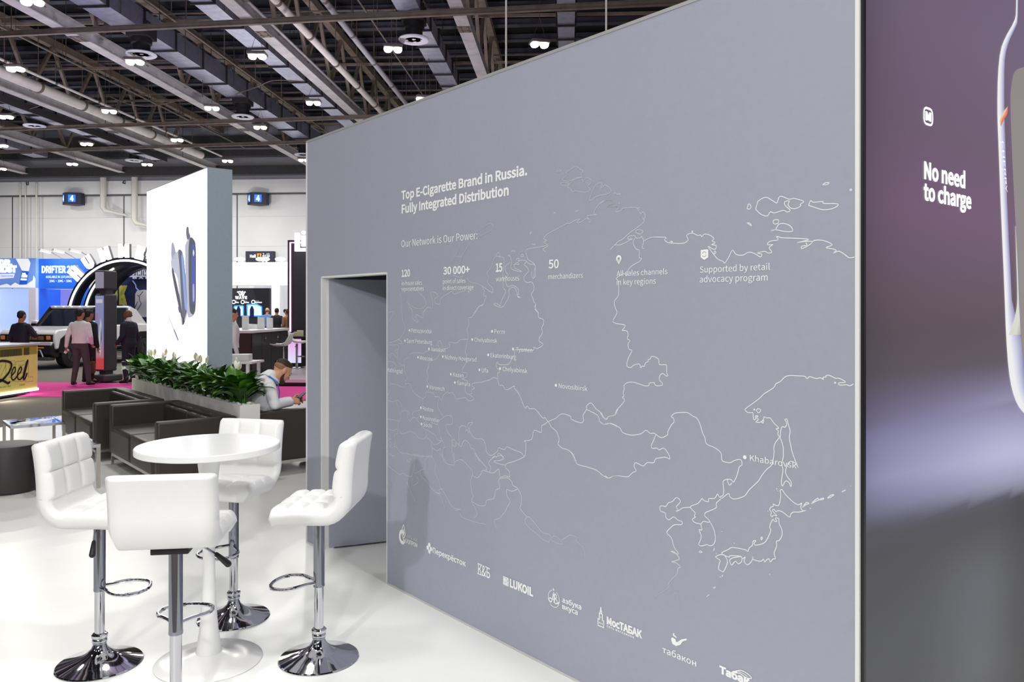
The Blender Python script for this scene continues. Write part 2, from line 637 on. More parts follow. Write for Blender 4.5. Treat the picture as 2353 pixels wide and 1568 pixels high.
SP, N0, N1 = 2.62, -2, 16
ph = -0.35
tr = thing('roof_truss', '', 'truss', hall(-2.85, 0, HB), ANG_Q, 'roof trusses along the hall')
chord(-4, LW - 0.6, 0.36, 0.40, 0.035).build('bottom_chord', M_STEEL, tr, smooth=0)
mb = MB(); mb.bar((0, -4, 2.5), (0, LW - 0.4, 2.5), 0.26, 0.28); mb.build('top_chord', M_STEELB, tr, smooth=0)
mb = MB(); mb.bar((0, 0, 0.36), (0, 1.31, 2.4), 0.11, 0.12); d1 = mb.build('diagonal', M_STEELB, tr, smooth=0)
mb = MB(); mb.bar((0, 0, 0.36), (0, -1.31, 2.4), 0.11, 0.12); d2 = mb.build('diagonal', M_STEELB, tr, smooth=0)
mb = MB(); mb.box(-0.19, 0.19, -0.24, 0.24, -0.012, 0.0)
for bx in (-0.1, 0.1):
    for by in (-0.12, 0.12):
        mb.box(bx - 0.03, bx + 0.03, by - 0.08, by + 0.08, -0.03, -0.012)
pl = mb.build('splice_plate', M_BROWNPIPE, tr, smooth=0)
pl.location = (0, 21.9, 0)
first = True
for k in range(N0, N1):
    l = 20.7 + ph + (k - 8) * SP
    if first:
        d1.location = (0, l, 0); d2.location = (0, l, 0); first = False
        continue
    for d in (d1, d2):
        c = d.copy(); COL.objects.link(c); c.location = (0, l, 0)
c = pl.copy(); COL.objects.link(c); c.location = (0, 33.6, 0)
TRUSS = [(-2.85, 'roof truss meeting the top edge of the grey printed wall most steeply'),
         (-8.54, 'roof truss passing just above the far upper corner of the grey wall'),
         (-14.0, 'long pale roof truss with twin lamps near its end, over the lightbox'),
         (-19.9, 'roof truss beside the thick cream pipe'),
         (-25.4, 'pale roof truss reaching the hall wall near the girder number 42'),
         (-31.2, 'roof truss meeting the hall wall near the girder number 43')]
tr['label'] = TRUSS[0][1]
for q, lab in TRUSS[1:]:
    dup(tr, hall(q, 0, HB), None, lab)

# cross channels under the trusses
for (x0, y0, x1, y1, lab) in ((0, 84, 900, 41, 'brown steel channel crossing under the trusses nearest the top of the picture'),
                              (0, 301, 700, 277, 'brown steel channel crossing behind the round vents'),
                              (0, 352, 700, 330, 'dim steel channel crossing close to the hall wall')):
    Z = HB - 0.16
    A, B = P(x0, y0, F * (Z - H) / (HY - y0)), P(x1, y1, F * (Z - H) / (HY - y1))
    d = (B - A).normalized()
    A, B = A - d * 8, B + d * 9
    mb = MB()
    for dz, w, h in ((0, 0.11, 0.02), (0.13, 0.09, 0.02), (0.065, 0.02, 0.13)):
        mb.bar(A + Vector((0, 0, dz)), B + Vector((0, 0, dz)), w, h)
    tag(mb.build('cross_channel', M_BROWNPIPE, smooth=0), lab, 'beam', 'channels across the trusses')

# ducts along the hall
def duct(q0, q1, zb, zt, l0, l1, label, step=1.9):
    r = thing('air_duct', label, 'duct', hall((q0 + q1) / 2, 0, zb), ANG_Q, 'air ducts under the roof')
    w = (q1 - q0) / 2
    mb = MB(); mb.box(-w, w, l0, l1, 0, zt - zb); mb.build('duct_body', M_DUCT, r, smooth=0)
    mb = MB()
    for a in ((-w - 0.05, -w, -0.05, zt - zb + 0.05), (w, w + 0.05, -0.05, zt - zb + 0.05), (-w, w, -0.05, 0), (-w, w, zt - zb, zt - zb + 0.05)):
        mb.box(a[0], a[1], -0.03, 0.03, a[2], a[3])
    f = mb.build('flange', M_DUCTB, r, smooth=0)
    f.location = (0, l0, 0)
    n = int((l1 - l0) / step)
    for k in range(1, n + 1):
        c = f.copy(); COL.objects.link(c); c.location = (0, l0 + k * step, 0)
    mb = MB()
    for k in range(0, n, 2):
        for sx in (-w - 0.04, w + 0.04):
            mb.bar((sx, l0 + k * step + 0.6, 0), (sx, l0 + k * step + 0.6, 12.3 - zb), 0.02, 0.02, (0, 1, 0))
    mb.build('hanger_rod', M_WIRE, r, smooth=0)
    return r

duct(-13.4, -12.6, 10.0, 10.6, 2, 41, 'bluish square duct beside the long pale roof truss')
duct(-10.2, -9.6, 10.0, 10.75, 2, 38, 'mottled square duct between the two trusses that pass above the lightbox')
duct(-4.75, -4.1, 10.0, 10.5, 4, 30, 'square duct with the round vent nearest the grey wall', 1.5)
duct(-0.3, 0.2, 10.0, 10.5, 15, 32, 'short square duct seen head-on just above the grey wall edge', 1.2)
duct(-22.9, -22.0, 10.0, 10.5, 10, 41, 'flat pale duct beyond the thick cream pipe')
duct(-29.4, -28.6, 10.0, 10.5, 14, 42, 'flat pale duct farthest from the grey wall')

# cable tray beside the big pipe
r = thing('cable_tray', 'dark cable tray with pale plates below the thick cream pipe', 'cable tray', hall(-21.6, 0, 9.47), ANG_Q)
for sx in (-0.3, 0.3):
    mb = MB(); mb.box(sx - 0.03, sx + 0.03, 8, 41, 0, 0.3); mb.build('side_rail', mat('tray_rail', (70, 68, 70), 0.5), r, smooth=0)
mb = MB(); mb.box(-0.27, 0.27, 0, 1.5, 0.02, 0.05)
p1 = mb.build('plate', M_DUCT, r, smooth=0); p1.location = (0, 9, 0)
for k in range(1, 16):
    c = p1.copy(); COL.objects.link(c); c.location = (0, 9 + 2.0 * k, 0)
mb = MB()
for sx in (-0.15, 0, 0.12):
    mb.tube([(sx, 8, 0.1), (sx, 41, 0.1)], 0.05, 6)
mb.build('cable', M_BLACK, r)

# pipes along the hall
def pipe(q, z, rad, l0, l1, label, m=M_PIPE, step=2.6):
    r = thing('ceiling_pipe', label, 'pipe', hall(q, 0, z), ANG_Q, 'pipes along the trusses')
    mb = MB(); mb.tube([(0, l0, 0), (0, l1, 0)], rad, 16); mb.build('pipe_run', m, r)
    mb = MB(); mb.tube([(0, -0.06, 0), (0, 0.06, 0)], rad * 1.12, 16)
    mb.bar((0, 0, rad), (0, 0, 12.3 - z), 0.02, 0.02, (0, 1, 0))
    f = mb.build('clamp', M_BROWNPIPE, r); f.location = (0, l0 + 0.5, 0)
    for k in range(1, int((l1 - l0) / step)):
        c = f.copy(); COL.objects.link(c); c.location = (0, l0 + 0.5 + k * step, 0)

pipe(-18.95, 9.62, 0.19, 6, 40, 'thick glossy cream pipe')
pipe(-18.3, 9.75, 0.05, 6, 41, 'thin pale pipe running alongside the thick cream pipe')
pipe(-7.5, 9.62, 0.11, 4, 40, 'pinkish pipe with clamps dropping towards the far corner of the grey wall')
pipe(-6.25, 9.62, 0.085, 4, 40, 'slim grey pipe parallel to the pinkish pipe', mat('grey_pipe', (176, 172, 176), 0.5))
pipe(-16.6, 9.95, 0.035, 4, 40, 'thin brown pipe between duct and truss', M_BROWNPIPE)
pipe(-11.2, 9.9, 0.03, 4, 40, 'thin brown conduit between the bluish and mottled ducts', M_BROWNPIPE)
pipe(-5.5, 9.8, 0.025, 4, 40, 'thin conduit carrying two twin lamps near the grey wall', M_BROWNPIPE)

# tie bars and drop wires in the roof space
for k, l in enumerate((19.5, 24.4, 29.2, 34.0, 38.8)):
    mb = MB(); mb.bar(hall(-40, l, 11.0), hall(14, l + 1.2, 11.0), 0.07, 0.09); mb.bar(hall(-40, l + .4, 11.4), hall(14, l + 1.6, 11.4), 0.04, 0.04)
    tag(mb.build('tie_bar', M_STEELB, smooth=0), ['tie bar crossing the roof space nearest the top of the picture', 'second tie bar from the top of the picture, in the roof space', 'middle tie bar crossing the roof space',
        'tie bar crossing the roof space before the small round vents', 'tie bar crossing the roof space closest to the hall wall'][k], 'beam', 'tie bars in the roof space')
dw0 = None
for k in range(60):
    p = hall(random.uniform(-30, -1), random.uniform(19, 42), 12.34)
    if dw0 is None:
        mb = MB(); mb.tube([(0, 0, 0), (0, 0, -1)], 0.012, 6); dw0 = mb.build('drop_wire', M_WIRE); dw0.location = p
        tag(dw0, 'thin wire hanging free from the dark roof', 'wire', 'free hanging wires under the roof')
        c = dw0
    else:
        c = dup(dw0, p)
    c.scale.z = random.uniform(1.2, 3.0)

# round ceiling vents
M_VENT = mat('vent_ring', (236, 236, 246), 0.45)
def vent(px, py, q, label):
    z = H + 7.62
    Y = F * (z - H) / (HY - py)
    p = P(px, py, Y)
    r = thing('round_vent', label, 'air vent', (p.x, p.y, z), 0, 'round ceiling vents')
    mb = MB()
    mb.lathe([(0.24, 0.03), (0.26, 0.0), (0.41, -0.01), (0.44, 0.02), (0.43, 0.045), (0.25, 0.07)], 40)
    mb.build('ring', M_VENT, r)
    mb = MB(); mb.lathe([(0.245, 0.03), (0.25, 0.3), (0.3, 0.34), (0.3, 0.52), (0.02, 0.54)], 28); mb.build('neck', M_BLACK, r)
    mb = MB()
    for k in range(5):
        a = 2 * math.pi * k / 5 + 0.3
        mb.bar((0, 0, 0.05), (0.24 * math.cos(a), 0.24 * math.sin(a), 0.03), 0.09, 0.008)
    mb.ball((0, 0, 0.04), (0.06, 0.06, 0.03))
    mb.build('vane', M_VENT, r)
    # elbow box up to the duct
    dq = hall(q, 0, 0) - Q * p.dot(Q)
    t = q - p.dot(Q)
    b0 = Vector((0, 0, 0.62)); b1 = Q * t + Vector((0, 0, 0.9))
    mb = MB(); mb.box(-0.33, 0.33, -0.33, 0.33, 0.5, 0.95)
    if abs(t) > 0.3:
        mb.bar((0, 0, 0.8), (b1.x, b1.y, 0.8), 0.4, 0.3)
    mb.build('elbow_box', M_DUCTB, r, smooth=0, bevel=0.02)

vent(325, 127, -12.9, 'round white vent below the bluish duct, with a lit lamp under its rim')
vent(951, 93, -4.5, 'round pale vent over the middle of the grey wall edge')
vent(558, 270, -12.9, 'round white vent beside the end of the bright truss, above the lightbox')
vent(80, 291, -22.3, 'round white vent above the girder number 43')
vent(308, 370, -22.3, 'small round vent over the top corner of the white lightbox')
vent(697, 357, -12.9, 'small round vent cut by the far edge of the grey wall')

# twin-lens lamps
M_LAMP = mat('lamp_lens', (255, 255, 255), 0.3, emit=(255, 252, 240), power=9.0)
M_LAMPBODY = mat('lamp_body', (120, 112, 106), 0.5)
LAMPS = [(74, 6, 'twin lamp on the pale truss at the very top edge of the picture'), (36, 160, 'lamp hanging over the near end of the thick cream pipe'),
         (310, 144, 'lamp under the rim of the round vent below the bluish duct'), (591, 131, 'lamp hanging in front of the mottled duct'),
         (903, 115, 'lamp hanging beside the round vent over the grey wall'), (1240, 104, 'twin lamp hanging alone over the upper part of the grey wall'),
         (720, 238, 'lamp hanging behind the far corner of the grey wall'), (973, 229, 'lamp touching the top edge of the grey wall'),
         (251, 257, 'twin lamp halfway along the thick cream pipe'), (487, 250, 'twin lamp with a lit ring over the bright truss'),
         (598, 294, 'twin lamp beside the lit end of the bright truss'), (407, 323, 'lamp at the far end of the thick cream pipe'),
         (14, 270, 'lamp beside the round vent above number 43'), (199, 332, 'lamp hanging between the two pale ducts'),
         (4, 336, 'twin lamp cut by the picture edge below the vent'), (166, 378, 'small twin lamp above the blue sign of the arch booth'),
         (338, 379, 'small lamp just above the lightbox beside the small vent'), (523, 371, 'lamp just above the top of the lightbox side'),
         (698, 369, 'lamp cut by the far edge of the grey wall'), (2, 389, 'small lamp at the picture edge near the hall wall')]
lamp0 = None
for px, py, lab in LAMPS:
    z = H + 7.35
    Y = F * (z - H) / (HY - py)
    p = P(px, py, Y)
    if lamp0 is None:
        r = lamp0 = thing('twin_lamp', lab, 'lamp', (p.x, p.y, z), 0.12, 'twin lamps under the roof')
        mb = MB(); mb.box(-0.27, 0.27, -0.2, 0.2, 0.04, 0.13); mb.build('housing', M_LAMPBODY, r, bevel=0.02)
        for sx in (-0.14, 0.14):
            mb = MB(); mb.lathe([(0.02, -0.05), (0.1, -0.045), (0.125, -0.01), (0.125, 0.05), (0.02, 0.06)], 20, (sx, 0, 0), (0.92, 1.35)); mb.build('lens', M_LAMP, r)
        mb = MB()
        mb.tube([(-0.2, 0, 0.13), (0, 0, 0.75), (0.2, 0, 0.13)], 0.008, 6); mb.tube([(0, 0, 0.75), (0, 0, 3.295)], 0.008, 6)
        mb.build('suspension_wire', M_WIRE, r)
    else:
        o = dup(lamp0, (p.x, p.y, z), 0.12 + random.uniform(-0.15, 0.15), lab)
        if (px, py) in ((310, 144), (487, 250), (698, 369)):       # these hang from a duct
            for c in o.children:
                if c.name.startswith('suspension_wire'):
                    c.scale.z = 0.286
    area_lamp('twin_lamp_light', (p.x, p.y, z - 0.08), (p.x, p.y, 0), 0.4, 170, (1, 0.98, 0.93))

# the far wall is washed by floodlights standing on the booth roofs
for px in (60, 250, 440, 620):
    s, _ = FARF.px(px, 500)
    a = FARF.at(s, 4.4, 6.0); b = FARF.at(s, 7.0, 0)
    area_lamp('wall_wash', a, b, 0.5, 62, (1, 0.98, 0.9), 150)

# sagging cables
def cable(pts, label, rad=0.018):
    mb = MB(); mb.tube(spline([tuple(p) for p in pts], 6), rad, 6)
    tag(mb.build('hanging_cable', M_BROWNPIPE), label, 'cable', 'slack cables under the roof')
def cp(px, py, z=9.5):
    return P(px, py, F * (z - H) / (HY - py))
cable([cp(252, 222, 9.7), cp(300, 240, 9.6), cp(355, 243, 9.6), cp(420, 228, 9.8)], 'slack cable sagging between the cream pipe and the bright truss')
cable([cp(545, 215, 9.8), cp(590, 200, 9.7), cp(630, 185, 9.7), cp(700, 188, 9.9)], 'slack cable looping across the bluish duct')
cable([cp(822, 43, 9.5), cp(870, 32, 9.4), cp(930, 35, 9.4), cp(1045, 17, 9.6)], 'pale cable wound along the brown channel above the grey wall', 0.02)
cable([cp(0, 262, 9.6), cp(40, 258, 9.5), cp(95, 242, 9.7)], 'slack cable beside the vent above number 43')
for px, yb, lab in ((1163, 160, 'steel rigging wire dropping behind the grey wall, with a hook'), (1393, 80, 'steel rigging wire nearest the high end of the grey wall')):
    A = P(px, yb, 6.3)
    mb = MB(); mb.tube([(A.x, A.y, 2.6), (A.x, A.y, 12.2)], 0.008, 8)
    tag(mb.build('rigging_wire', mat('steel_wire', (190, 186, 180), 0.4, 0.5)), lab, 'wire', 'rigging wires behind the grey wall')
# ================================================================== the grey printed wall
WALL_RGB = (165, 167, 182)
M_GREY = mat('grey_fabric_print', WALL_RGB, 0.55, noise=0.02, scale=40, spec=0.35)
M_GREYPRINT = print_mat('outline_ink', 0.0, 0.55)
M_INK = mat('white_ink', (252, 252, 252), 0.5)
M_ALU = mat('aluminium_profile', (214, 214, 212), 0.35, 0.55)
M_ALUW = mat('white_profile', (236, 236, 232), 0.4)
P0 = FL(890, 1343)                            # foot of the wall at the near side of the doorway
RW, NW = -U, -V
WF = Face(P0, RW, NW)
S_END = WF.px(1966, 800)[0]                   # near end
S_FAR = WF.px(706, 800)[0]                    # far end
S_D = WF.px(737, 800)[0]                      # far side of the doorway
WH = WF.px(890, 261.2)[1]
DH = 1.922
dw = thing('display_wall', 'tall grey printed wall with a white outline map, city names and shop logos', 'display wall', kind='thing')


def wbox(mb, s0, s1, z0, z1, d0, d1, fc=WF):   # a block on a face, between d0 and d1 in front of it
    pts = [fc.at(s0, 0, d1), fc.at(s1, 0, d1), fc.at(s1, 0, d0), fc.at(s0, 0, d0)]
    g = fc.p0.z
    mb.hexa([(p[0], p[1], g + z0) for p in pts], [(p[0], p[1], g + z1) for p in pts])
    return mb

mb = MB()
TH = 0.06
wbox(mb, 0, S_END, 0.012, WH, -TH, 0)
wbox(mb, S_D, 0, DH, WH, -TH, 0)
wbox(mb, S_FAR, S_D, 0.012, WH, -TH, 0)
mb.build('printed_panel', M_GREY, dw, smooth=0)
for nm, m_, a in (('end_profile', M_ALUW, (S_FAR - 0.014, S_FAR, 0, WH, -TH, 0.004)), ('corner_profile', M_ALUW, (S_END, S_END + 0.014, 0, 3.6, -TH, 0.004)),
                  ('top_profile', M_ALU, (S_FAR - 0.014, S_END, WH, WH + 0.014, -TH, 0.004)), ('foot_profile', M_ALU, (0, S_END, 0, 0.012, -TH, 0.003)),
                  ('foot_profile', M_ALU, (S_FAR, S_D, 0, 0.012, -TH, 0.003))):
    mb = MB(); wbox(mb, *a); mb.build(nm, m_, dw, smooth=0)
# doorway frame
mb = MB()
wbox(mb, S_D, S_D + 0.012, 0.0, DH, -TH, -0.001)
wbox(mb, S_D, S_D + 0.03, 0.0, DH, -TH - 0.03, -TH)
wbox(mb, -0.012, 0, 0.0, DH, -TH, -0.001)
wbox(mb, S_D, 0, DH - 0.012, DH, -TH - 0.03, -0.001)
mb.build('door_frame', M_ALUW, dw, smooth=0)
# door leaf standing open into the store room
hp = Vector(WF.at(S_D + 0.03, 0, -0.05))
dl = (U * -0.3 + V * 0.954).normalized()
mb = MB()
n = Vector((dl.y, -dl.x, 0)) * 0.03
pts = [hp, hp + dl * 0.98, hp + dl * 0.98 - n, hp - n]
mb.hexa([p + Vector((0, 0, 0.012)) for p in pts], [p + Vector((0, 0, DH - 0.02)) for p in pts])
mb.build('door_leaf', M_GREY, dw, smooth=0)
# the store room behind: ceiling and walls
mb = MB()
wbox(mb, S_D - 0.3, 1.4, 0.012, WH - 0.1, -1.75, -1.70)
wbox(mb, 1.4, 1.45, 0.012, WH - 0.1, -1.75, -TH)
wbox(mb, S_D - 0.35, S_D - 0.3, 0.012, WH - 0.1, -1.75, -TH)
wbox(mb, S_D - 0.35, 1.45, 2.3, 2.34, -1.75, -TH)
mb.build('room_lining', M_GREY, dw, smooth=0)

# ------------------------------------------------------------------ lettering: (text, x left, x right, baseline y at left, capital top y at left, bold)
TXTS = [('heading', 'Top E-Cigarette Brand in Russia.', 923, 1212, 458.7, 440.4, 0.018), ('heading', 'Fully Integrated Distribution', 923.6, 1169.7, 490.4, 471.8, 0.018),
        ('subheading', 'Our Network is Our Power:', 923, 1097.7, 568.5, 552.9, -0.012),
        ('figure', '120', 923.5, 943, 636.2, 621, 0.015), ('caption', 'in-house sales', 923.6, 970.5, 656.2, 646.4, 0), ('caption', 'representatives', 923.6, 974.6, 669.6, 659.8, 0),
        ('figure', '30 000+', 1019, 1080, 631, 614.8, 0.015), ('caption', 'point of sales', 1018.6, 1070, 652, 642.4, 0), ('caption', 'in direct coverage', 1018.6, 1089, 667.2, 657.4, 0),
        ('figure', '15', 1140, 1155, 624.5, 606.4, 0.015), ('caption', 'warehouses', 1140, 1193.6, 647, 635.8, 0),
        ('figure', '50', 1261, 1284.8, 617, 598, 0.01), ('caption', 'merchandizers', 1260.6, 1340, 642, 630.5, 0),
        ('caption', 'All sales channels', 1417.8, 1534.3, 635, 622.8, 0), ('caption', 'in key regions', 1417.8, 1507.6, 655.4, 642.4, 0),
        ('caption', 'Supported by retail', 1609, 1769.8, 627, 613, 0), ('caption', 'advocacy program', 1608.6, 1764.7, 649.5, 635, 0)]
for kind, s, xl, xr, yb, yt, bold in TXTS:
    s0, z0 = WF.px(xl, yb); s1, _ = WF.px(xr, yb); _, z1 = WF.px(xl, yt)
    mb = MB()
    WF.text(mb, s, s0, s1, z0, z1, bold)
    mb.build(kind + '_lettering', M_INK, dw, smooth=0)


def crop(ox, oy, k):
    return lambda x, y: (ox + x / k, oy + y / k)

C1, C2, C3, C4, C5, C6, C7 = (crop(880, 360, 4.3556), crop(1380, 360, 3.92), crop(880, 700, 4.3556), crop(1380, 760, 3.92),
                              crop(880, 1040, 4.3556), crop(1380, 1090, 3.92), crop(1100, 1270, 3.62))
CITY = [('Petrozavodsk', 268, 259, 287, 493, 282, 240), ('Saint Petersburg', 223, 363, 242, 494, 383, 343), ('Yaroslavl', 463, 445, 485, 627, 467, 428),
        ('Moscow', 354, 530, 373, 498, 553, 514), ('Nizhniy Novgorod', 602, 522, 623, 938, 547, 507), ('Perm', 1095, 269, 1118, 1221, 290, 249),
        ('Chelyabinsk', 896, 351, 919, 1146, 373, 332), ('Tyumen', 1305, 446, 1335, 1498, 470, 427), ('Ekaterinburg', 1056, 505, 1080, 1336, 528, 486),
        ('Ufa', 968, 655, 992, 1055, 678, 636), ('Chelyabinsk', 1175, 641, 1200, 1448, 665, 622), ('Kazan', 682, 698, 705, 808, 720, 680),
        ('Samara', 723, 782, 745, 875, 803, 764), ('Novosibirsk', 1734, 809, 1763, 2048, 836, 790), ('Voronezh', 447, 822, 468, 620, 845, 806),
        ('Rostov', 382, 1033, 402, 508, 1058, 1018), ('Krasnodar', 382, 1126, 401, 565, 1150, 1112), ('Sochi', 390, 1196, 408, 493, 1218, 1180),
        ('Kaliningrad', None, 0, 52, 197, 675, 634), ('Khabarovsk', 1302, 1141, 1348, 1768, 1172, 1120)]
for nm, dx, dy, xl, xr, yb, yt in CITY:
    C = C4 if nm == 'Khabarovsk' else C3
    (ax_, ay), (bx_, _), (_, cy) = C(xl, yb), C(xr, yb), C(xl, yt)
    s0, z0 = WF.px(ax_, ay); s1, _ = WF.px(bx_, ay); _, z1 = WF.px(ax_, cy)
    mb = MB()
    WF.text(mb, nm, s0, s1, z0, z1, 0.0)
    if dx is not None:
        sd, zd = WF.px(*C(dx, dy))
        WF.ring(mb, sd, zd, 0.0, 0.0075, 14)
    mb.build('city_name', M_INK, dw, smooth=0)

# pin and shield marks
def wpts(C, pts):
    return [WF.px(*C(*p)) for p in pts]
s, z = WF.px(*C2(167, 920)); _, zt = WF.px(*C2(167, 972))
mb = MB()
WF.ring(mb, s, z, 0.0065, 0.0155, 24)
WF.poly(mb, [(s - 0.0148, z - 0.005), (s - 0.006, z - 0.004), (s, z - 0.007), (s + 0.006, z - 0.004), (s + 0.0148, z - 0.005), (s, zt)])
mb.build('map_pin_mark', M_INK, dw, smooth=0)
mb = MB()
sh = wpts(C2, [(905, 843), (938, 838), (973, 836), (973, 908), (938, 932), (905, 910)])
WF.poly(mb, sh)
o = mb.build('shield_mark', M_INK, dw, smooth=0)
s, z = WF.px(*C2(938, 880))
mb = MB(); WF.ring(mb, s, z, 0.0085, 0.0105, 20, 0.003, 0.5, 2.9); WF.ring(mb, s, z, 0.0085, 0.0105, 20, 0.003, 3.6, 6.0)
mb.build('shield_swirl', M_GREY, o, smooth=0)

# ------------------------------------------------------------------ shop logos along the foot
def logo_text(mb, C, s, xl, xr, yb, yt, bold=0.0, sp=1.0, shear=0.0):
    (ax_, ay), (bx_, _), (_, cy) = C(xl, yb), C(xr, yb), C(xl, yt)
    s0, z0 = WF.px(ax_, ay); s1, _ = WF.px(bx_, ay); _, z1 = WF.px(ax_, cy)
    WF.text(mb, s, s0, s1, z0, z1, bold, space=sp, shear=shear)
    return (s0, s1, z0, z1)

mb = MB()                                      # flame-and-letter emblem, two lines
logo_text(mb, C5, 'СЕТЬ АЗС', 243, 347, 852, 828, 0, 1.25)
logo_text(mb, C5, 'ГАЗПРОМ', 226, 347, 902, 862, 0.012)
s, z = WF.px(*C5(196, 848))
WF.ring(mb, s, z, 0.022, 0.044, 30, a0=0.75, a1=5.9, sq=0.85)
WF.poly(mb, [(s + 0.005, z - 0.002), (s + 0.04, z - 0.012), (s + 0.04, z - 0.03), (s + 0.012, z - 0.018)])
fl = [(s + 0.012, z + 0.075), (s - 0.006, z + 0.03), (s + 0.004, z + 0.004), (s + 0.02, z + 0.002), (s + 0.032, z + 0.022), (s + 0.026, z + 0.05)]
WF.line(mb, spline(fl, 5, True), 0.007, closed=True)
WF.line(mb, spline([(s + 0.014, z + 0.05), (s + 0.006, z + 0.025), (s + 0.013, z + 0.012), (s + 0.02, z + 0.026)], 5, True), 0.004, closed=True)
mb.build('shop_logo', M_INK, dw, smooth=0)
mb = MB()
logo_text(mb, C5, 'Перекрёсток', 500, 832, 1003, 950, 0.014)
s, z = WF.px(*C5(467, 960))
for dx, dz in ((0, 0.019), (0, -0.019), (0.0165, 0), (-0.0165, 0)):
    WF.ring(mb, s + dx, z + dz, 0, 0.0125, 16)
mb.build('shop_logo', M_INK, dw, smooth=0)
mb = MB()
s0, s1, z0, z1 = logo_text(mb, C5, 'К&Б', 955, 1075, 1214, 1114, 0.008)
hh = z1 - z0
for a, b, y in ((0.0, 0.2, 0), (0.0, 0.2, 1), (0.24, 0.38, 0), (0.22, 0.36, 1), (0.66, 0.84, 1)):
    sa, sb = s0 + (s1 - s0) * a - 0.006, s0 + (s1 - s0) * b
    WF.poly(mb, [(sa, z0 + hh * y - 0.003), (sb, z0 + hh * y - 0.003), (sb, z0 + hh * y + 0.003), (sa, z0 + hh * y + 0.003)])
mb.build('shop_logo', M_INK, dw, smooth=0)
mb = MB()
logo_text(mb, C5, 'LUKOIL', 1272, 1506, 1342, 1268, 0.026)
q = wpts(C5, [(1204, 1322), (1262, 1344), (1262, 1258), (1204, 1234)])
s0, s1 = q[0][0], q[1][0]; z0, z1 = q[0][1], q[3][1]
WF.line(mb, [(s0 + .004, z0 + .004), (s1 - .004, z0 + .004), (s1 - .004, z1 - .004), (s0 + .004, z1 - .004)], 0.008, closed=True)
w_, h_ = s1 - s0, z1 - z0
for pl in ([(.2, .8), (.2, .25), (.8, .25)], [(.33, .82), (.33, .42), (.5, .42), (.5, .82)], [(.62, .82), (.62, .35)], [(.84, .82), (.66, .58), (.84, .35)]):
    WF.line(mb, [(s0 + w_ * a, z0 + h_ * b) for a, b in pl], 0.0075)
mb.build('shop_logo', M_INK, dw, smooth=0)
mb = MB()
logo_text(mb, C7, 'азбука', 698, 856, 412, 371, 0.012)
logo_text(mb, C7, 'вкуса', 698, 826, 466, 425, 0.012)
s, z = WF.px(*C7(627, 385))
R_ = (WF.px(*C7(676, 385))[0] - WF.px(*C7(580, 385))[0]) / 2
WF.ring(mb, s, z, R_ * 0.93, R_, 30, a0=1.9, a1=3.7); WF.ring(mb, s, z, R_ * 0.93, R_, 30, a0=4.0, a1=7.4)
for pl in ([(-.75, -.45), (-.55, -.55), (-.3, -.2), (-.05, .65), (0.0, .65), (0.05, -.45)], [(-.55, -.1), (.15, -.1)], [(.15, -.5), (.15, .55), (.4, .5), (.42, .2), (.18, .08), (.55, -.05), (.55, -.4), (.2, -.5)],
           [(-.7, -.5), (-.85, -.2), (-.55, -.05)], [(.6, -.45), (.8, -.3), (.9, -.1)], [(-.12, .95), (-.05, 1.2), (.04, .95)]):
    WF.line(mb, spline([(s + R_ * a, z + R_ * b) for a, b in pl], 3), 0.0055)
mb.build('shop_logo', M_INK, dw, smooth=0)
mb = MB()
logo_text(mb, C7, 'МосТАБАК', 1068, 1362, 592, 535, 0.024)
logo_text(mb, C7, 'СЕТЬ МАГАЗИНОВ', 1068, 1295, 620, 605, 0.02, 1.15)
s, z = WF.px(*C7(1019, 606)); _, zt = WF.px(*C7(1019, 447)); wv = WF.px(*C7(1043, 606))[0] - s
hv = zt - z
for pl in ([(-1, -.06), (1, -.06), (1, .32), (.55, .25), (.55, .6), (-.55, .6), (-.55, .25), (-1, .32)],):
    WF.line(mb, [(s + wv * a, z + hv * b) for a, b in pl], 0.006, closed=True)
WF.line(mb, [(s - wv * .3, z + hv * .62), (s - wv * .12, z + hv * .8)], 0.006); WF.line(mb, [(s + wv * .3, z + hv * .62), (s + wv * .12, z + hv * .8)], 0.006)
WF.poly(mb, [(s - wv * .25, z + hv * .8), (s + wv * .25, z + hv * .8), (s + wv * .2, z + hv * .9), (s, z + hv), (s - wv * .2, z + hv * .9)])
for a, b in ((-.5, .06), (0, .06), (.5, .06), (0, .38)):
    WF.poly(mb, [(s + wv * (a - .12), z + hv * b), (s + wv * (a + .12), z + hv * b), (s + wv * (a + .12), z + hv * (b + .09)), (s + wv * (a - .12), z + hv * (b + .09))])
mb.build('shop_logo', M_INK, dw, smooth=0)
mb = MB()                                      # pipe over a word
logo_text(mb, C7, 'табакон', 1530, 1812, 830, 778, 0.005)
def cpx(C, pts):
    return [WF.px(*C(*p)) for p in pts]
bowl = cpx(C7, [(1604, 715), (1612, 705), (1640, 722), (1643, 742), (1655, 745), (1690, 722), (1733, 716), (1733, 730), (1705, 735), (1680, 768), (1645, 778), (1615, 762), (1605, 735)])
c_ = cpx(C7, [(1648, 758)])[0]
for i in range(len(bowl)):
    WF.poly(mb, [c_, bowl[i], bowl[(i + 1) % len(bowl)]] if i > 2 or i < 1 else [c_, bowl[i], bowl[(i + 1) % len(bowl)]])
WF.line(mb, spline(cpx(C7, [(1645, 712), (1640, 700), (1624, 690), (1624, 680), (1630, 676)]), 5), 0.006)
mb.build('shop_logo', M_INK, dw, smooth=0)
mb = MB()
s0, s1, z0, z1 = logo_text(mb, C7, 'Табак', 2005, 2262, 1000, 942, 0.028)
WF.line(mb, spline(cpx(C7, [(2095, 1003), (2150, 985), (2190, 983), (2240, 1010), (2272, 1045), (2230, 1043), (2180, 1010), (2150, 1000)]), 4), 0.0035)
WF.line(mb, spline(cpx(C7, [(2160, 990), (2200, 1005), (2240, 1035)]), 4), 0.0025)
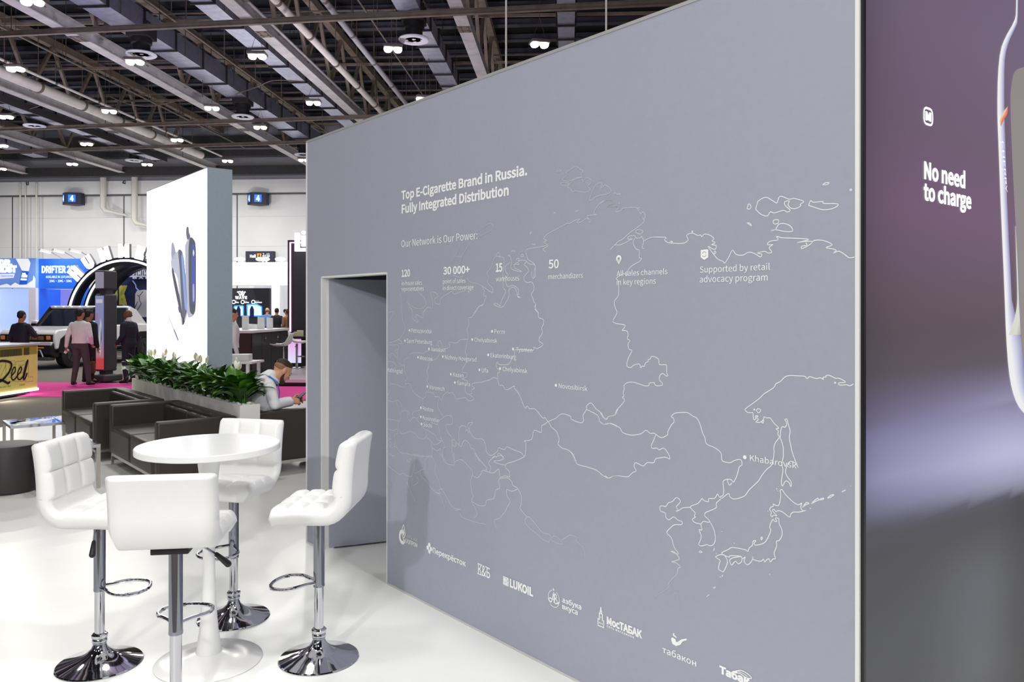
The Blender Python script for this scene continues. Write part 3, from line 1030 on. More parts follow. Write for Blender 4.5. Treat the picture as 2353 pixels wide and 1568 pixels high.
mb.build('shop_logo', M_INK, dw, smooth=0)

# ------------------------------------------------------------------ the outline map
MAP = {
 'C1': """1790,232 1845,178 1835,160 1885,125 1935,97 1975,125 2008,145 1985,165 1990,203 1930,215 1860,250 1790,232
1895,240 1940,225 1995,210 2005,255 2030,215 2070,220 2090,250 2055,295 2080,330 2040,355 1990,355 1930,342 1900,350 1870,315 1845,308 1870,275 1900,240
1775,272 1800,290 1840,290 1865,265 1800,260 1775,272
2065,430 2100,350 2130,285 2165,265 2195,268 2180,325 2220,285 2260,305 2285,340 2250,375 2150,395 2085,438 2065,430
1735,150 1760,138 1790,140 1765,155 1735,152
1840,670 1880,665 1920,640 1975,625 1940,660 1985,655 2040,620 2080,640 2065,660
2080,635 2045,595 2145,582 2115,575 2125,530 2180,460 2245,437 2310,460 2245,503 2352,498
1840,670 1780,705 1730,730 1650,775 1610,820 1645,840 1610,855 1655,890 1625,910 1605,930 1630,952
1640,890 1560,907 1440,930 1440,985 1455,1030 1500,1060 1525,1090 1520,1130 1510,1215 1495,1205 1490,1150
1335,1045 1345,1020 1370,1025 1350,1050 1400,1035 1440,1050 1415,1080 1440,1105 1460,1140 1440,1170 1410,1215 1440,1260 1490,1255 1510,1290 1510,1340 1485,1380 1505,1420 1510,1450 1530,1480 1525,1530 1560,1568
1440,1050 1475,1080 1520,1085 1530,1180 1515,1215
1310,1085 1345,1060 1365,1080 1320,1080 1315,1105 1340,1125 1390,1150 1360,1150 1290,1125 1285,1085 1290,1050 1275,1000 1250,990 1275,985
1275,1060 1225,1100 1230,1150 1255,1190 1230,1220 1245,1300 1300,1290 1350,1320 1360,1370 1345,1395 1385,1412
1385,1412 1350,1405 1340,1350 1310,1310 1265,1330 1265,1390 1245,1440 1190,1510 1110,1480 1140,1470 1175,1495 1180,1465 1230,1350 1205,1310 1205,1150 1212,1020 1170,1005 1120,1010 1085,1110 1045,1160 1060,1210 1050,1265 1100,1320 1090,1360 1000,1300 940,1270 880,1260 840,1215
1135,990 1155,960 1178,990 1150,1000 1135,990
690,1050 720,1005 790,1005 770,1060 760,1110
720,1000 760,930 775,860
790,1005 830,930 880,860 950,810 1080,740 1105,690 1070,670 1020,700 980,735 920,750
700,1190 760,1205 805,1200 790,1180
170,1370 190,1450 180,1520 185,1568
350,1350 420,1420 430,1480 380,1525 290,1500 240,1455 290,1540 290,1568
400,1568 460,1505 495,1525 500,1450 480,1360 530,1365 550,1400 515,1430 530,1470 570,1475 580,1420 640,1380 690,1350 715,1378 760,1360 830,1340
985,1290 1015,1340 1010,1390 1035,1400 1020,1440 1000,1490 960,1500 930,1545 910,1568
1710,560 1725,555 1720,570 1710,560
1920,550 1960,535 1940,555 1920,550
1468,770 1485,752 1480,775 1468,770
1492,878 1530,878
1285,950 1305,943 1325,950
1385,995 1395,975 1408,995 1395,1005 1385,995
850,1350 862,1345 865,1362 850,1350""",
 'C2': """120,335 140,322 130,338
135,342 175,332 178,342 135,342
0,425 55,393 118,412 60,452 165,450 135,495 185,485 200,468 280,458 330,465 345,485 365,515 380,495 402,520 395,560 352,540 395,570 370,610 310,655 255,695 200,745 155,770 90,840 125,800 180,795 235,770 290,740 250,745 255,720 310,712 320,735 365,730 370,715 390,765 375,820 395,828
335,465 355,462 350,485 335,485
165,418 172,415 174,424 165,424 165,418
315,682 330,660 383,668 362,700 315,682
390,765 420,745 470,727 590,728 578,750 620,778 740,782 780,765 790,745 778,710 825,690 880,712 900,705 915,722 935,700 985,708 1025,740 1005,760 1035,775 1000,795 1040,800 1040,830 1015,835 970,808 1020,880 1060,925 1105,945 1120,960 1155,910 1190,842 1220,880 1280,890 1340,862 1400,880 1440,905 1455,880 1410,870 1480,855 1510,870 1545,862 1520,820 1555,793 1505,795 1525,765 1600,750 1585,718 1640,732 1780,738 1880,748 1770,775 1850,765 1910,768 1870,805 1815,830 1815,808 1860,800 1850,775
1020,880 1030,850 1042,865 1020,880
625,770 640,762 650,770 635,778
1910,768 1935,755 2010,757 2090,795 2030,820 2080,830 2125,845 2098,870 2150,853 2210,890 2240,912 2288,907
1398,475 1415,415 1430,395 1490,367 1555,400 1590,418 1605,375 1630,357 1700,385 1745,377 1832,405 1800,430 1805,445 1765,468 1715,465 1690,430 1703,400 1660,408 1665,440 1710,485 1680,500 1650,485 1565,508 1530,498 1505,535 1450,522 1398,475
1875,440 1895,395 1915,412 2005,405 2010,422 2140,427 2110,462 2030,480 1965,470 1875,440
2002,257 2020,240 2060,235 2045,252 2002,257
2245,300 2255,292 2264,300 2253,307 2245,300
1322,472 1335,425 1358,450 1345,472 1322,472
1320,597 1345,600 1362,625 1320,597
822,676 828,670 834,677 826,682 822,676
1555,590 1565,572 1605,572 1600,600 1570,608 1555,590
1535,668 1575,660 1605,612 1650,603 1710,625 1732,672 1660,675 1580,660 1535,668
310,735 295,775 320,830 350,845 350,910 372,918 345,950 290,980 250,1020 240,1070 210,1055 145,1095 162,1130 162,1250 125,1305 137,1370 150,1410 113,1490 210,1515 222,1530 195,1568""",
 'C3': """1000,0 965,20 935,70 885,130 860,130 860,200 845,250 855,320 840,400 825,480 840,510 830,590 800,640 800,680 840,685 840,720 810,740 790,745 850,770 830,800 830,880 870,905
845,352 780,352 740,385 665,380 670,420 625,445 595,430 590,395 570,360 550,390 565,440 570,490 540,540 490,560 470,560 455,630 440,670 455,720 440,770 470,820 455,880
560,460 480,460 430,470 400,490 330,480 270,500 260,530 215,555 220,620 215,660 245,735 222,770 235,800
60,80 100,70 95,110 60,170
190,0 195,100 205,180 225,230 205,290 160,350 60,385
260,10 295,60 290,120 320,160 355,175 330,130 340,100 400,135 410,70 450,25 495,45 500,0
160,350 200,390 160,390
60,410 110,405 155,405 150,450 120,460 140,490 150,540 110,500 85,490 75,535 60,500
50,570 100,575 135,610 125,640 60,650
150,450 155,580 215,615
70,690 75,790 130,800 205,830 235,795 275,795 290,850 330,900 400,945
75,800 75,850 50,910
400,945 430,920 430,880 455,880 510,890 520,920 560,925 590,960 600,920 645,875 665,890 700,885 735,945 770,940 830,935 860,965 905,955 905,930 870,905 890,890 890,855 920,840 900,820 900,790 1000,775 1080,750 1105,730 1150,740 1150,690 1170,680 1165,650 1145,640 1135,600 1150,580 1165,600 1255,600 1290,545 1320,500 1330,450 1500,460 1510,430 1550,440 1605,400 1560,355 1600,280 1590,240 1610,190 1605,150 1560,130 1555,80 1525,40 1525,0
1150,740 1165,805 1200,810 1225,850 1255,850 1320,815 1315,835 1365,900 1420,1035 1445,1015 1470,1045 1520,1045 1570,1100 1605,1140 1620,1130 1650,1170 1660,1170
1660,1170 1730,1140 1770,1105 1810,1095 1880,1120 1890,1150 1980,1185 2010,1160 2005,1110 2040,1050 2040,1015 2085,985 2130,1040 2190,1090 2210,1130 2240,1150 2260,1120 2320,1110 2352,1050
2040,1050 2150,1110 2170,1170 2215,1200 2270,1190 2352,1225
1660,1175 1690,1230 1740,1275 1765,1350 1755,1400 1800,1440 1850,1455 1910,1505 1925,1568
1650,1175 1620,1200 1590,1215 1585,1280 1515,1260 1490,1350 1415,1365 1430,1380 1430,1470 1420,1520 1380,1480 1310,1455 1240,1425 1220,1455 1160,1435 1150,1465 1090,1510 1040,1480 1025,1390 990,1345 920,1340 870,1270 850,1200 890,1180 900,1190 870,1220 860,1290 845,1250 830,1270 830,1220 768,1232 768,1408 790,1415 800,1380 830,1360 870,1400 880,1435 910,1450 930,1510 970,1568
600,1135 650,1110 695,1130 695,1195 660,1200 630,1205 650,1280 690,1330 695,1390 690,1450 700,1490 710,1568
690,1370 715,1350 735,1400 720,1425 695,1400
735,1380 765,1410
560,940 550,1010 565,1060 600,1110 605,1135 560,1170 550,1205 565,1250 570,1300 590,1350 625,1425 605,1440 600,1520 630,1568
400,945 395,1020 375,1055 320,1070 295,1095 305,1125 350,1135 365,1100 360,1070
350,1140 300,1135 270,1165 245,1110 265,1085 225,1060 190,1080 180,1130 150,1220 180,1290 220,1290 270,1270 320,1290 350,1330 405,1345 435,1320 430,1270 400,1225 330,1140
50,960 100,975 150,960 185,1005 190,1055 165,1100 155,1040 135,970
50,1150 100,1155 160,1165
50,1250 110,1260 140,1245 150,1290 120,1300
430,1250 490,1285 525,1310 545,1350 585,1365 570,1300
435,1330 480,1360 510,1400 540,1400 585,1370
480,1360 490,1430 495,1530
495,1430 540,1465 580,1440 575,1490 600,1520
150,1450 190,1490 230,1490 290,1510 320,1500 440,1525 495,1530
420,1140 440,1190
480,1180 550,1205
55,1290 75,1310 60,1340 85,1350
60,1350 85,1400 70,1420 100,1440
120,1300 115,1340 130,1380 110,1410 135,1430 150,1450
65,1490 95,1515 120,1518
1090,1545 1120,1515 1140,1530 1160,1490 1215,1540 1170,1565""",
 'C4': """200,0 240,5 250,40 243,75 268,90 250,120 258,168 285,180 255,240 238,300 250,330 280,330 300,312 350,300 362,335 375,320 395,322 408,290 430,280 430,262 450,255 458,235 485,235 525,260 532,305 590,308 598,330 598,380 610,405 595,410 565,388 540,400 530,440 558,475 555,492 510,498 485,480 490,470 445,472 435,495 395,497 310,468 250,467 212,495 215,525 205,560 212,590 198,602 217,635 145,720 130,760 75,775 50,798 25,780 0,740
0,825 40,847 90,835 140,855 180,882 200,918 280,942 365,930 410,898 450,927 485,925 548,965 605,938 608,910 640,850 662,825 660,790 638,775 670,745 725,738 785,740 835,772 870,790 900,850 920,920 943,970 950,1010 975,1033 1030,1055 1085,1100 1092,1150 1105,1178 1170,1190 1210,1170 1265,1163 1275,1210 1250,1230 1232,1300 1200,1365 1180,1345 1145,1340 1105,1360 1112,1440 1105,1485
1145,1340 1150,1370 1165,1393 1185,1370
500,938 470,1010 458,1040 470,1062 510,1060 530,1075 560,1060 585,1070 620,1125 625,1157 590,1142 530,1148 495,1158 480,1190 420,1190 385,1220 320,1190 303,1220 322,1265 290,1280 260,1310 230,1318 140,1307 75,1328 50,1312 30,1310 0,1290
1375,740 1330,738 1302,715 1320,695 1360,665 1440,605 1475,570 1560,515 1580,480 1620,460 1660,420 1705,405 1780,408 1840,412 1862,433 1885,415 1945,433 1980,425 2010,440 2005,420 2035,420 2030,408 2060,403 2120,430 2150,430 2210,465 2148,472 2160,492 2215,487 2245,498 2280,480
1375,740 1380,800 1400,795 1395,770 1420,770 1405,785 1425,800 1400,825 1445,825 1465,800 1455,830 1470,825 1472,778 1500,788 1530,788 1560,830 1608,878 1582,882 1603,905 1598,935 1612,960 1580,1005 1563,1050 1565,1100 1555,1170 1540,1215 1500,1250 1455,1305 1420,1360 1340,1435 1305,1485 1250,1510 1200,1518 1165,1495 1162,1470 1140,1475 1110,1500 1085,1515
1660,803 1680,797 1690,835 1710,905 1702,960 1720,1060 1740,1130 1782,1235 1760,1200 1735,1182 1700,1185 1668,1260 1680,1310 1718,1365 1715,1408 1700,1370 1668,1355 1640,1402 1630,1360 1645,1260 1635,1200 1648,1130 1645,1040 1628,985 1620,960 1632,870 1665,870 1678,835 1660,803
1405,720 1420,703 1445,715 1425,742 1405,720
1378,715 1388,707 1394,716 1378,715
2108,470 2115,464 2121,470 2114,475 2108,470
1585,1420 1590,1432
1595,1442 1600,1448""",
 'C5': """50,130 95,170 150,210 170,225 205,208 250,235 290,240 300,200 320,115 310,150 325,210 375,180 425,155 425,75 465,40
310,35 325,30 390,45 470,35 500,55 530,120 520,190 560,280 575,350 600,370
375,185 380,235 430,280 480,350 530,400 575,430 620,560
340,245 355,285 330,320 290,325 300,250
320,30 315,115
240,75 285,65 260,95 240,80
600,370 560,375 575,410 540,400
600,380 640,450 680,520 720,560 780,570 720,580
90,170 90,290
240,290 290,420 330,500
590,0 600,60 640,110 690,125 715,120 712,0
715,100 760,75 800,80 850,130 895,185 895,230 880,300 890,400 905,430 890,490 935,580 940,630 910,655
895,230 940,255 980,220 1000,180 1070,200 1110,205 1140,180 1165,170 1175,245 1225,235 1270,245 1265,190 1230,150 1235,115 1300,95 1375,65 1420,40
1070,200 1080,150 1060,100 1110,50 1150,40 1180,30 1210,60 1170,80 1110,90 1150,110 1230,130
920,0 975,80 1040,155 1030,175
1175,250 1160,290 1170,360 1130,375 1110,460 1040,480 1025,530 960,530 890,490
1175,260 1250,255 1295,300 1300,330 1350,360 1290,390 1240,370 1245,440 1275,490 1250,540 1220,600 1170,660 1115,680 1140,760
1350,360 1385,430 1385,520 1375,560 1440,640 1470,650 1530,720 1600,800 1680,830 1660,900
1440,650 1420,690 1460,750 1550,820 1600,870 1670,900
1690,860 1720,835 1780,880 1790,920 1700,890 1690,860
1790,880 1850,840 1890,830 1940,850 1940,890 1975,920 2010,960 2025,1040
770,610 800,650 900,690 1030,720
1885,0 1930,80 1950,120 2060,150 2140,180 2210,235 2260,258 2320,235 2352,235""",
 'C6': """1105,193 1080,205 1090,220 1065,195 1055,178 1040,205 1020,220 975,220 975,250 930,235 915,220 880,262 820,285 808,298 780,300 740,305 705,328 680,335 700,320 683,295 720,250 705,220 680,213 650,245 610,260 590,290 550,285 535,300 545,335 585,350 590,390 620,410 660,385 700,415 738,430 728,455 670,455 635,480 597,528 640,575 665,660 705,720 635,697 665,700 705,745 703,772 640,790 680,798 722,835 700,850 690,900 660,930 620,975 605,1000
620,975 610,1020 550,1065 490,1105
640,1100 670,1070 700,1080 690,1150
808,298 830,325 855,350 845,380 860,385 828,408 850,435 900,450 910,480 915,505 890,500 905,540 908,570 895,610 885,635 910,648 940,640 960,635 990,645 1020,632 1035,590 1030,525 1010,470 975,410 940,375 950,345 1000,325 1045,300 1045,260 1085,225
905,450 930,425 975,435 985,420
888,700 900,692 918,700 900,708 888,700
1018,690 1028,662 1022,690
1040,718 1045,714
1618,150 1635,137 1665,180 1735,250 1785,275 1815,258 1805,295 1820,328 1855,325 1790,342 1740,342 1715,360 1703,387 1640,340 1600,330 1580,338 1565,318 1550,330 1590,375 1560,370 1545,385 1535,370 1540,345 1525,320 1535,300 1560,285 1555,268 1605,283 1625,200 1618,150
1555,405 1570,425 1590,425 1575,400 1590,395 1608,405 1610,445 1635,500 1635,555 1610,598 1585,605 1588,650 1565,710 1578,758 1555,765 1530,792 1520,765 1500,770 1480,793 1470,765 1445,785 1380,770 1375,742 1365,780 1325,817 1295,785 1305,745 1275,765 1265,740 1170,735 1160,748 1100,720 1098,705 1150,680 1190,660 1300,680 1330,695 1340,665 1370,640 1375,605 1400,598 1385,625 1400,640 1465,625 1500,590 1535,510 1525,480 1535,440 1555,405
1165,770 1190,755 1215,750 1265,745 1275,780 1245,808 1215,785 1185,818 1170,800 1165,770
1035,745 1080,725 1120,735 1145,790 1125,850 1105,880 1085,870 1065,855 1070,810 1080,780 1055,760 1035,745
1820,300 1855,255 1880,265 1850,275 1820,300
1900,268 1925,240 1960,215 1965,230 2008,215 2005,228 1960,235 1900,268
2045,215 2075,190 2105,185 2070,210 2045,215
2175,160 2208,143
2252,106 2257,110
1505,330 1510,334
1445,575 1455,565 1460,580 1448,590 1445,575
1203,620 1208,624
1092,515 1097,518
1075,920 1085,930
1095,925 1102,905
1885,310 1897,308
1015,1025 1040,1015 1020,1030
955,1105 980,1085
1522,900 1527,905""",
}


def sm(x):
    x = max(0.0, min(1.0, x))
    return x * x * (3 - 2 * x)


def fade(x, y):
    a = 0.42 + 0.5 * sm((x - 900) / 500)
    if x < 1500:
        a *= 0.35 + 0.65 * sm((y - 400) / 330)
        a *= 1 - 0.97 * sm((y - 1110) / 210)
    else:
        a *= 1 - 0.95 * sm((y - 1230) / 160) * sm((1680 - x) / 120)
    if x < 1130 and y < 660:
        a *= 0.75
    return a

wl, ik = lin(WALL_RGB), lin((246, 246, 248))
for key, C in (('C1', C1), ('C2', C2), ('C3', C3), ('C4', C4), ('C5', C5), ('C6', C6)):
    mb = MB()
    for ln in MAP[key].split('\n'):
        pts = [C(*[float(t) for t in q.split(',')]) for q in ln.split()]
        pp = spline(pts, 3, jit=0.16) if len(pts) > 2 else pts
        ink = []
        for x, y in pp:
            a = fade(x, y)
            ink.append(tuple(w + (i - w) * a for w, i in zip(wl, ik)))
        WF.line(mb, [WF.px(x, y) for x, y in pp], 0.0032, 0.0012, ink)
    mb.build('map_outline', M_GREYPRINT, dw, smooth=0)

# ================================================================== the backlit wall round the corner
PC = Vector(WF.at(S_END + 0.02, 0, 0.0))
LF = Face(PC, V, -U)
lb = thing('lightbox_wall', 'tall backlit purple and black wall showing vaping devices, round the corner of the grey wall', 'lightbox', kind='thing')
M_LBFRAME = mat('black_frame', (26, 26, 32), 0.3)
mb = MB()
wbox(mb, 0.006, 0.018, 0, 3.6, -0.018, 0.006, LF)
wbox(mb, 0.012, 2.6, 3.55, 3.6, -0.018, 0.0, LF)
wbox(mb, 0.07, 2.6, 0.0, 3.55, -0.12, -0.02, LF)
mb.build('frame', M_LBFRAME, lb, smooth=0)
# the printed sheet: one quad grid whose ink is laid out in metres on the sheet
INK = [(0.0, (44, 44, 54)), (0.55, (58, 60, 68)), (0.86, (56, 56, 66)), (0.93, (70, 68, 84)), (1.0, (128, 126, 160)), (1.10, (164, 162, 204)), (1.22, (150, 146, 190)), (1.38, (112, 104, 134)),
       (1.48, (94, 80, 94)), (1.62, (88, 70, 82)), (1.85, (102, 78, 100)), (2.05, (116, 86, 116)), (2.35, (110, 86, 112)), (2.75, (116, 98, 124)), (3.6, (120, 104, 130))]


def sheet_ink(s, z):
    z2 = z + 0.06 * (s - 0.5) if z < 1.3 else z
    for (za, ca), (zb__, cb) in zip(INK, INK[1:]):
        if z2 <= zb__:
            t = max(0, (z2 - za) / (zb__ - za))
            c = [x + (y - x) * t for x, y in zip(ca, cb)]
            break
    else:
        c = list(INK[-1][1])
    if 0.95 < z2 < 1.45:                       # the glow strengthens along the sheet
        k = sm((s - 0.15) / 1.2) * (1 - abs(z2 - 1.14) / 0.32 if abs(z2 - 1.14) < 0.32 else 0)
        c = [v + (q - v) * 0.55 * k for v, q in zip(c, (226, 226, 250))]
    if z2 < 0.93:
        k = math.exp(-((s - 0.95) / 0.4) ** 2) * sm(z2 / 0.3) * (1 - sm((z2 - 0.6) / 0.3))
        c = [v + (q - v) * 0.5 * k for v, q in zip(c, (104, 106, 116))]
        k2 = sm((s - 1.1) / 0.5)
        c = [v * (1 - 0.4 * k2) for v in c]
    else:
        e = 1 - 0.22 * math.exp(-s / 0.16)
        c = [v * e for v in c]
    return lin(c)

mb = MB()
NS, NZ = 40, 130
vs, ik_ = [], []
for j in range(NZ + 1):
    for i in range(NS + 1):
        s_, z_ = 0.012 + 2.55 * i / NS, 3.55 * j / NZ
        vs.append(LF.at(s_, z_, 0.0)); ik_.append(sheet_ink(s_, z_))
mb.add(vs, [(j * (NS + 1) + i, j * (NS + 1) + i + 1, (j + 1) * (NS + 1) + i + 1, (j + 1) * (NS + 1) + i) for j in range(NZ) for i in range(NS)], ik_)
M_SHEET = print_mat('backlit_sheet', 0.82, 0.35)
sheet = mb.build('printed_sheet', M_SHEET, lb, smooth=0)
M_LIT = mat('lit_white_print', (250, 250, 255), 0.4, emit=(255, 255, 255), power=1.15)

mb = MB()
for s, xl, xr, yb, yt in (('No need', 2122.5, 2217, 409.5, 372.5), ('to charge', 2121.5, 2231, 458, 421.5)):
    s0, z0 = LF.px(xl, yb); s1, _ = LF.px(xr, yb); _, z1 = LF.px(xl, yt)
    LF.text(mb, s, s0, s1, z0, z1, 0.018)
mb.build('lettering', M_LIT, lb, smooth=0)
mb = MB()                                      # rounded badge with a letter M
s0, zb_ = LF.px(2122, 283); s1, _ = LF.px(2142, 283); _, zt = LF.px(2122, 246)
r_ = 0.27 * (s1 - s0)
bx = []
for cx_, cz_, a0 in ((s1 - r_, zt - r_, 0), (s0 + r_, zt - r_, 90), (s0 + r_, zb_ + r_, 180), (s1 - r_, zb_ + r_, 270)):
    bx += [(cx_ + r_ * math.cos(math.radians(a0 + t)), cz_ + r_ * math.sin(math.radians(a0 + t))) for t in (0, 30, 60, 90)]
LF.line(mb, bx, 0.008, closed=True)
LF.text(mb, 'M', s0 + .011, s1 - .011, zb_ + .016, zt - .016, 0.04)
mb.build('badge', M_LIT, lb, smooth=0)


def print_strip(left, right, cl, cm, cr, name, off=0.0015):
    """a printed shape between two drawn edges given top to bottom in picture columns and rows; three inks across"""
    mb = MB()
    n = 30
    def along(pts, t):
        f = t * (len(pts) - 1); i = min(int(f), len(pts) - 2); f -= i
        return tuple(a + (b - a) * f for a, b in zip(pts[i], pts[i + 1]))
    L_, R_2 = spline(left, 5), spline(right, 5)
    vs, ik2 = [], []
    for i in range(n + 1):
        a, b = along(L_, i / n), along(R_2, i / n)
        for t, c in ((0, cl), (0.3, cl), (0.55, cm), (1, cr)):
            q = LF.px(a[0] + (b[0] - a[0]) * t, a[1] + (b[1] - a[1]) * t)
            vs.append(LF.at(q[0], q[1], off)); ik2.append(lin(c))
    mb.add(vs, [(4 * i + k, 4 * i + k + 1, 4 * i + k + 5, 4 * i + k + 4) for i in range(n) for k in range(3)], ik2)
    return mb.build(name, M_SHEET, lb, smooth=0)

lf = [(2335, -60), (2334, 20), (2330, 48), (2310, 85), (2298, 118), (2292, 180), (2291, 260), (2293, 320), (2299, 480), (2306, 640), (2311, 770), (2317, 850), (2326, 900), (2340, 935), (2358, 955)]
rt = [(2339, -60), (2338, 40), (2333, 62), (2318, 95), (2309, 130), (2307, 180), (2307, 260), (2309, 320), (2314, 480), (2322, 640), (2326, 700), (2345, 770), (2352, 850), (2362, 900), (2380, 930)]
print_strip(lf, rt, (255, 255, 255), (226, 226, 250), (150, 148, 190), 'device_print')
print_strip([(2316, 770), (2322, 755), (2330, 730), (2336, 690), (2334, 600), (2332, 520)], [(2368, 770), (2368, 755), (2368, 730), (2368, 690), (2368, 600), (2368, 520)], (230, 228, 220), (170, 165, 160), (120, 95, 120), 'device_print', 0.0022)
print_strip([(2390, 148), (2353, 154), (2330, 165), (2322, 200), (2320, 240), (2324, 360), (2330, 480), (2336, 600), (2342, 740), (2354, 860), (2380, 925), (2410, 942)], [(2392, 148), (2420, 152), (2446, 170), (2460, 205), (2466, 250), (2468, 360), (2468, 480), (2466, 600), (2462, 740), (2452, 860), (2432, 925), (2412, 944)],
            (150, 140, 140), (196, 196, 188), (120, 110, 120), 'device_print', 0.003)
print_strip([(2313, 245), (2303, 258), (2295, 275), (2296, 288)], [(2313, 246), (2312, 263), (2304, 276), (2298, 290)], (248, 214, 180), (252, 150, 90), (250, 100, 96), 'device_print', 0.004)
mb = MB()                                      # the word down the device
A, B = LF.px(2300, 322), LF.px(2309, 442)
vs, fs = text_mesh('CHERRY', 0.0)
x1 = max(v[0] for v in vs); ch = cap_height()
L_ = A[1] - B[1]
def down(v):
    t = v[0] / x1
    return LF.at(A[0] + (B[0] - A[0]) * t + (v[1] / ch) * 0.02 - 0.004, A[1] - L_ * t, 0.005)
mb.add([down(v) for v in vs], fs)
mb.build('lettering', mat('pale_print', (224, 224, 246), 0.4, emit=(224, 224, 246), power=0.9), lb, smooth=0)
# ================================================================== bar stools and table
M_LEATHER = mat('white_leatherette', (244, 244, 243), 0.42, bump=0.08, scale=60, spec=0.45)
M_CHROME = mat('polished_chrome', (215, 215, 220), 0.06, 1.0)
M_CHROMED = mat('dark_chrome', (150, 152, 162), 0.08, 1.0)
M_RUBBER = mat('black_plastic', (24, 24, 26), 0.45)
M_GLOSSW = mat('white_lacquer', (244, 244, 243), 0.22, spec=0.5)


def pillow(t, n, sharp=13.0):
    """height of a quilted surface with n panels over t 0..1, seams 0, panel 1"""
    f = (t * n) % 1.0
    d = min(f, 1 - f)
    return 1 - math.exp(-sharp * d)


def stool(name, label, base, facing, lift=0.0, back=0.30, sleeve_z=0.35, ring_z=0.37):
    rz = math.atan2(facing[1], facing[0])
    r = thing(name, label, 'bar stool', (base[0], base[1], 0), rz, 'white bar stools around the table')
    # base and column
    mb = MB(); mb.lathe([(0.02, 0.0), (0.188, 0.0), (0.192, 0.004), (0.188, 0.009), (0.15, 0.02), (0.10, 0.036), (0.06, 0.055), (0.036, 0.078), (0.028, 0.10), (0.02, 0.101)], 56)
    mb.build('base', M_CHROME, r)
    mb = MB(); mb.lathe([(0.01, 0.10), (0.03, 0.10), (0.034, 0.108), (0.034, 0.118), (0.03, 0.125), (0.036, 0.13), (0.036, 0.142), (0.03, 0.148), (0.01, 0.149)], 32)
    mb.build('collar', M_CHROME, r)
    mb = MB(); mb.lathe([(0.01, 0.10), (0.0225, 0.10), (0.0225, sleeve_z + 0.02), (0.01, sleeve_z + 0.021)], 28); mb.build('column', M_CHROME, r)
    zb = 0.69 + lift
    mb = MB(); mb.lathe([(0.015, sleeve_z), (0.0265, sleeve_z), (0.0275, sleeve_z + 0.008), (0.0265, sleeve_z + 0.016), (0.0265, zb - 0.012), (0.015, zb - 0.012)], 32); mb.build('sleeve', M_CHROMED, r)
    # foot rest
    z = ring_z
    lp = [(0.012, 0.014, z), (0.055, 0.05, z), (0.10, 0.092, z - 0.002), (0.145, 0.105, z - 0.004), (0.195, 0.09, z - 0.006), (0.222, 0.045, z - 0.008), (0.23, 0, z - 0.009)]
    lp = lp + [(x, -y, q) for x, y, q in reversed(lp[:-1])]
    mb = MB(); mb.tube(spline(lp, 4), 0.0085, 10); mb.build('footrest', M_CHROME, r)
    # mechanism and lever
    mb = MB(); mb.box(-0.09, 0.09, -0.07, 0.07, zb - 0.022, zb + 0.003); mb.build('mount_plate', M_RUBBER, r, bevel=0.004)
    mb = MB(); mb.tube([(0.02, -0.02, zb - 0.018), (0.03, -0.10, zb - 0.03), (0.05, -0.15, zb - 0.075)], 0.0055, 8)
    lv = mb.build('lever', M_CHROMED, r)
    mb = MB(); mb.capsule((0.047, -0.143, zb - 0.067), (0.062, -0.185, zb - 0.112), 0.009, 0.014, 10); mb.build('lever_grip', M_RUBBER, lv)
    # seat and back: one padded shell, quilted on the sitter's side
    Wd, th = 0.40, 0.088
    path, seam = [], []
    x_f, x_b, r_in = 0.180, -0.113, 0.045
    zt = zb + th
    nseg = 42
    flat = x_f - (x_b + r_in)
    for i in range(nseg + 1):
        t = i / nseg
        x = x_f - flat * t
        path.append((x, zt + 0.012 * math.sin(math.pi * t) * 0 - 0.014 * math.exp(-t * 7), (0, 1), t))
    for i in range(1, 9):
        a = math.pi / 2 * i / 8 * 1.04
        path.append((x_b + r_in - r_in * math.sin(a), zt + r_in - r_in * math.cos(a), (math.sin(a), math.cos(a)), None))
    bx, bz, (nx, nz), _ = path[-1]
    nb = 36
    for i in range(1, nb + 1):
        t = i / nb
        lean = 0.012 * t + 0.026 * t * t
        path.append((bx - lean, bz + (back - r_in) * t, (1, 0.06), 1 + t))
    rings = []
    m = 72
    total = len(path)
    for i, (x, z, n, q) in enumerate(path):
        nl = math.hypot(*n); n = (n[0] / nl, n[1] / nl)
        ee = min(i / 1.8, (total - 1 - i) / 2.2, 1.0)
        e = math.sqrt(max(0.0, 1 - (1 - ee) ** 2)) * 0.32 + 0.68 if ee < 1 else 1.0
        tk = th * (1.0 if q is None or q < 1 else 1.0 - 0.14 * (q - 1))
        hw = Wd / 2 * (0.965 + 0.035 * min(1, ee))
        ring = []
        nt, nbm, cc = 60, 14, 0.13
        def edge(u):
            d = max(0.0, (abs(u) - (1 - cc)) / cc)
            return math.sqrt(max(0.0, 1 - d * d))
        us = [(-math.cos(math.pi * j / nt) * 0.35 + (2 * j / nt - 1) * 0.65, 1) for j in range(nt + 1)] + [(1 - 2 * j / nbm, -1) for j in range(1, nbm)]
        for u, side in us:
            w = hw * u
            hgt = -tk * 0.5 * (1 + (1 - e) * 0.0) + side * 0.5 * tk * e * edge(u)
            if side > 0:
                uu = (u + 1) / 2
                if q is None:
                    pv = 0.0
                elif q < 1:
                    pv = pillow(q, 3) * pillow(uu, 3)
                else:
                    pv = pillow(min(q - 1, 0.999), 2 if back > 0.23 else 1) * pillow(uu, 3)
                hgt += 0.016 * (pv - 0.75) * min(1, edge(u) * 1.2) * e
            ring.append((x + n[0] * hgt, w, z + n[1] * hgt))
        rings.append(ring)
    mb = MB(); mb.loft(rings)
    mb.build('padded_seat', M_LEATHER, r, smooth=1.2)
    return r

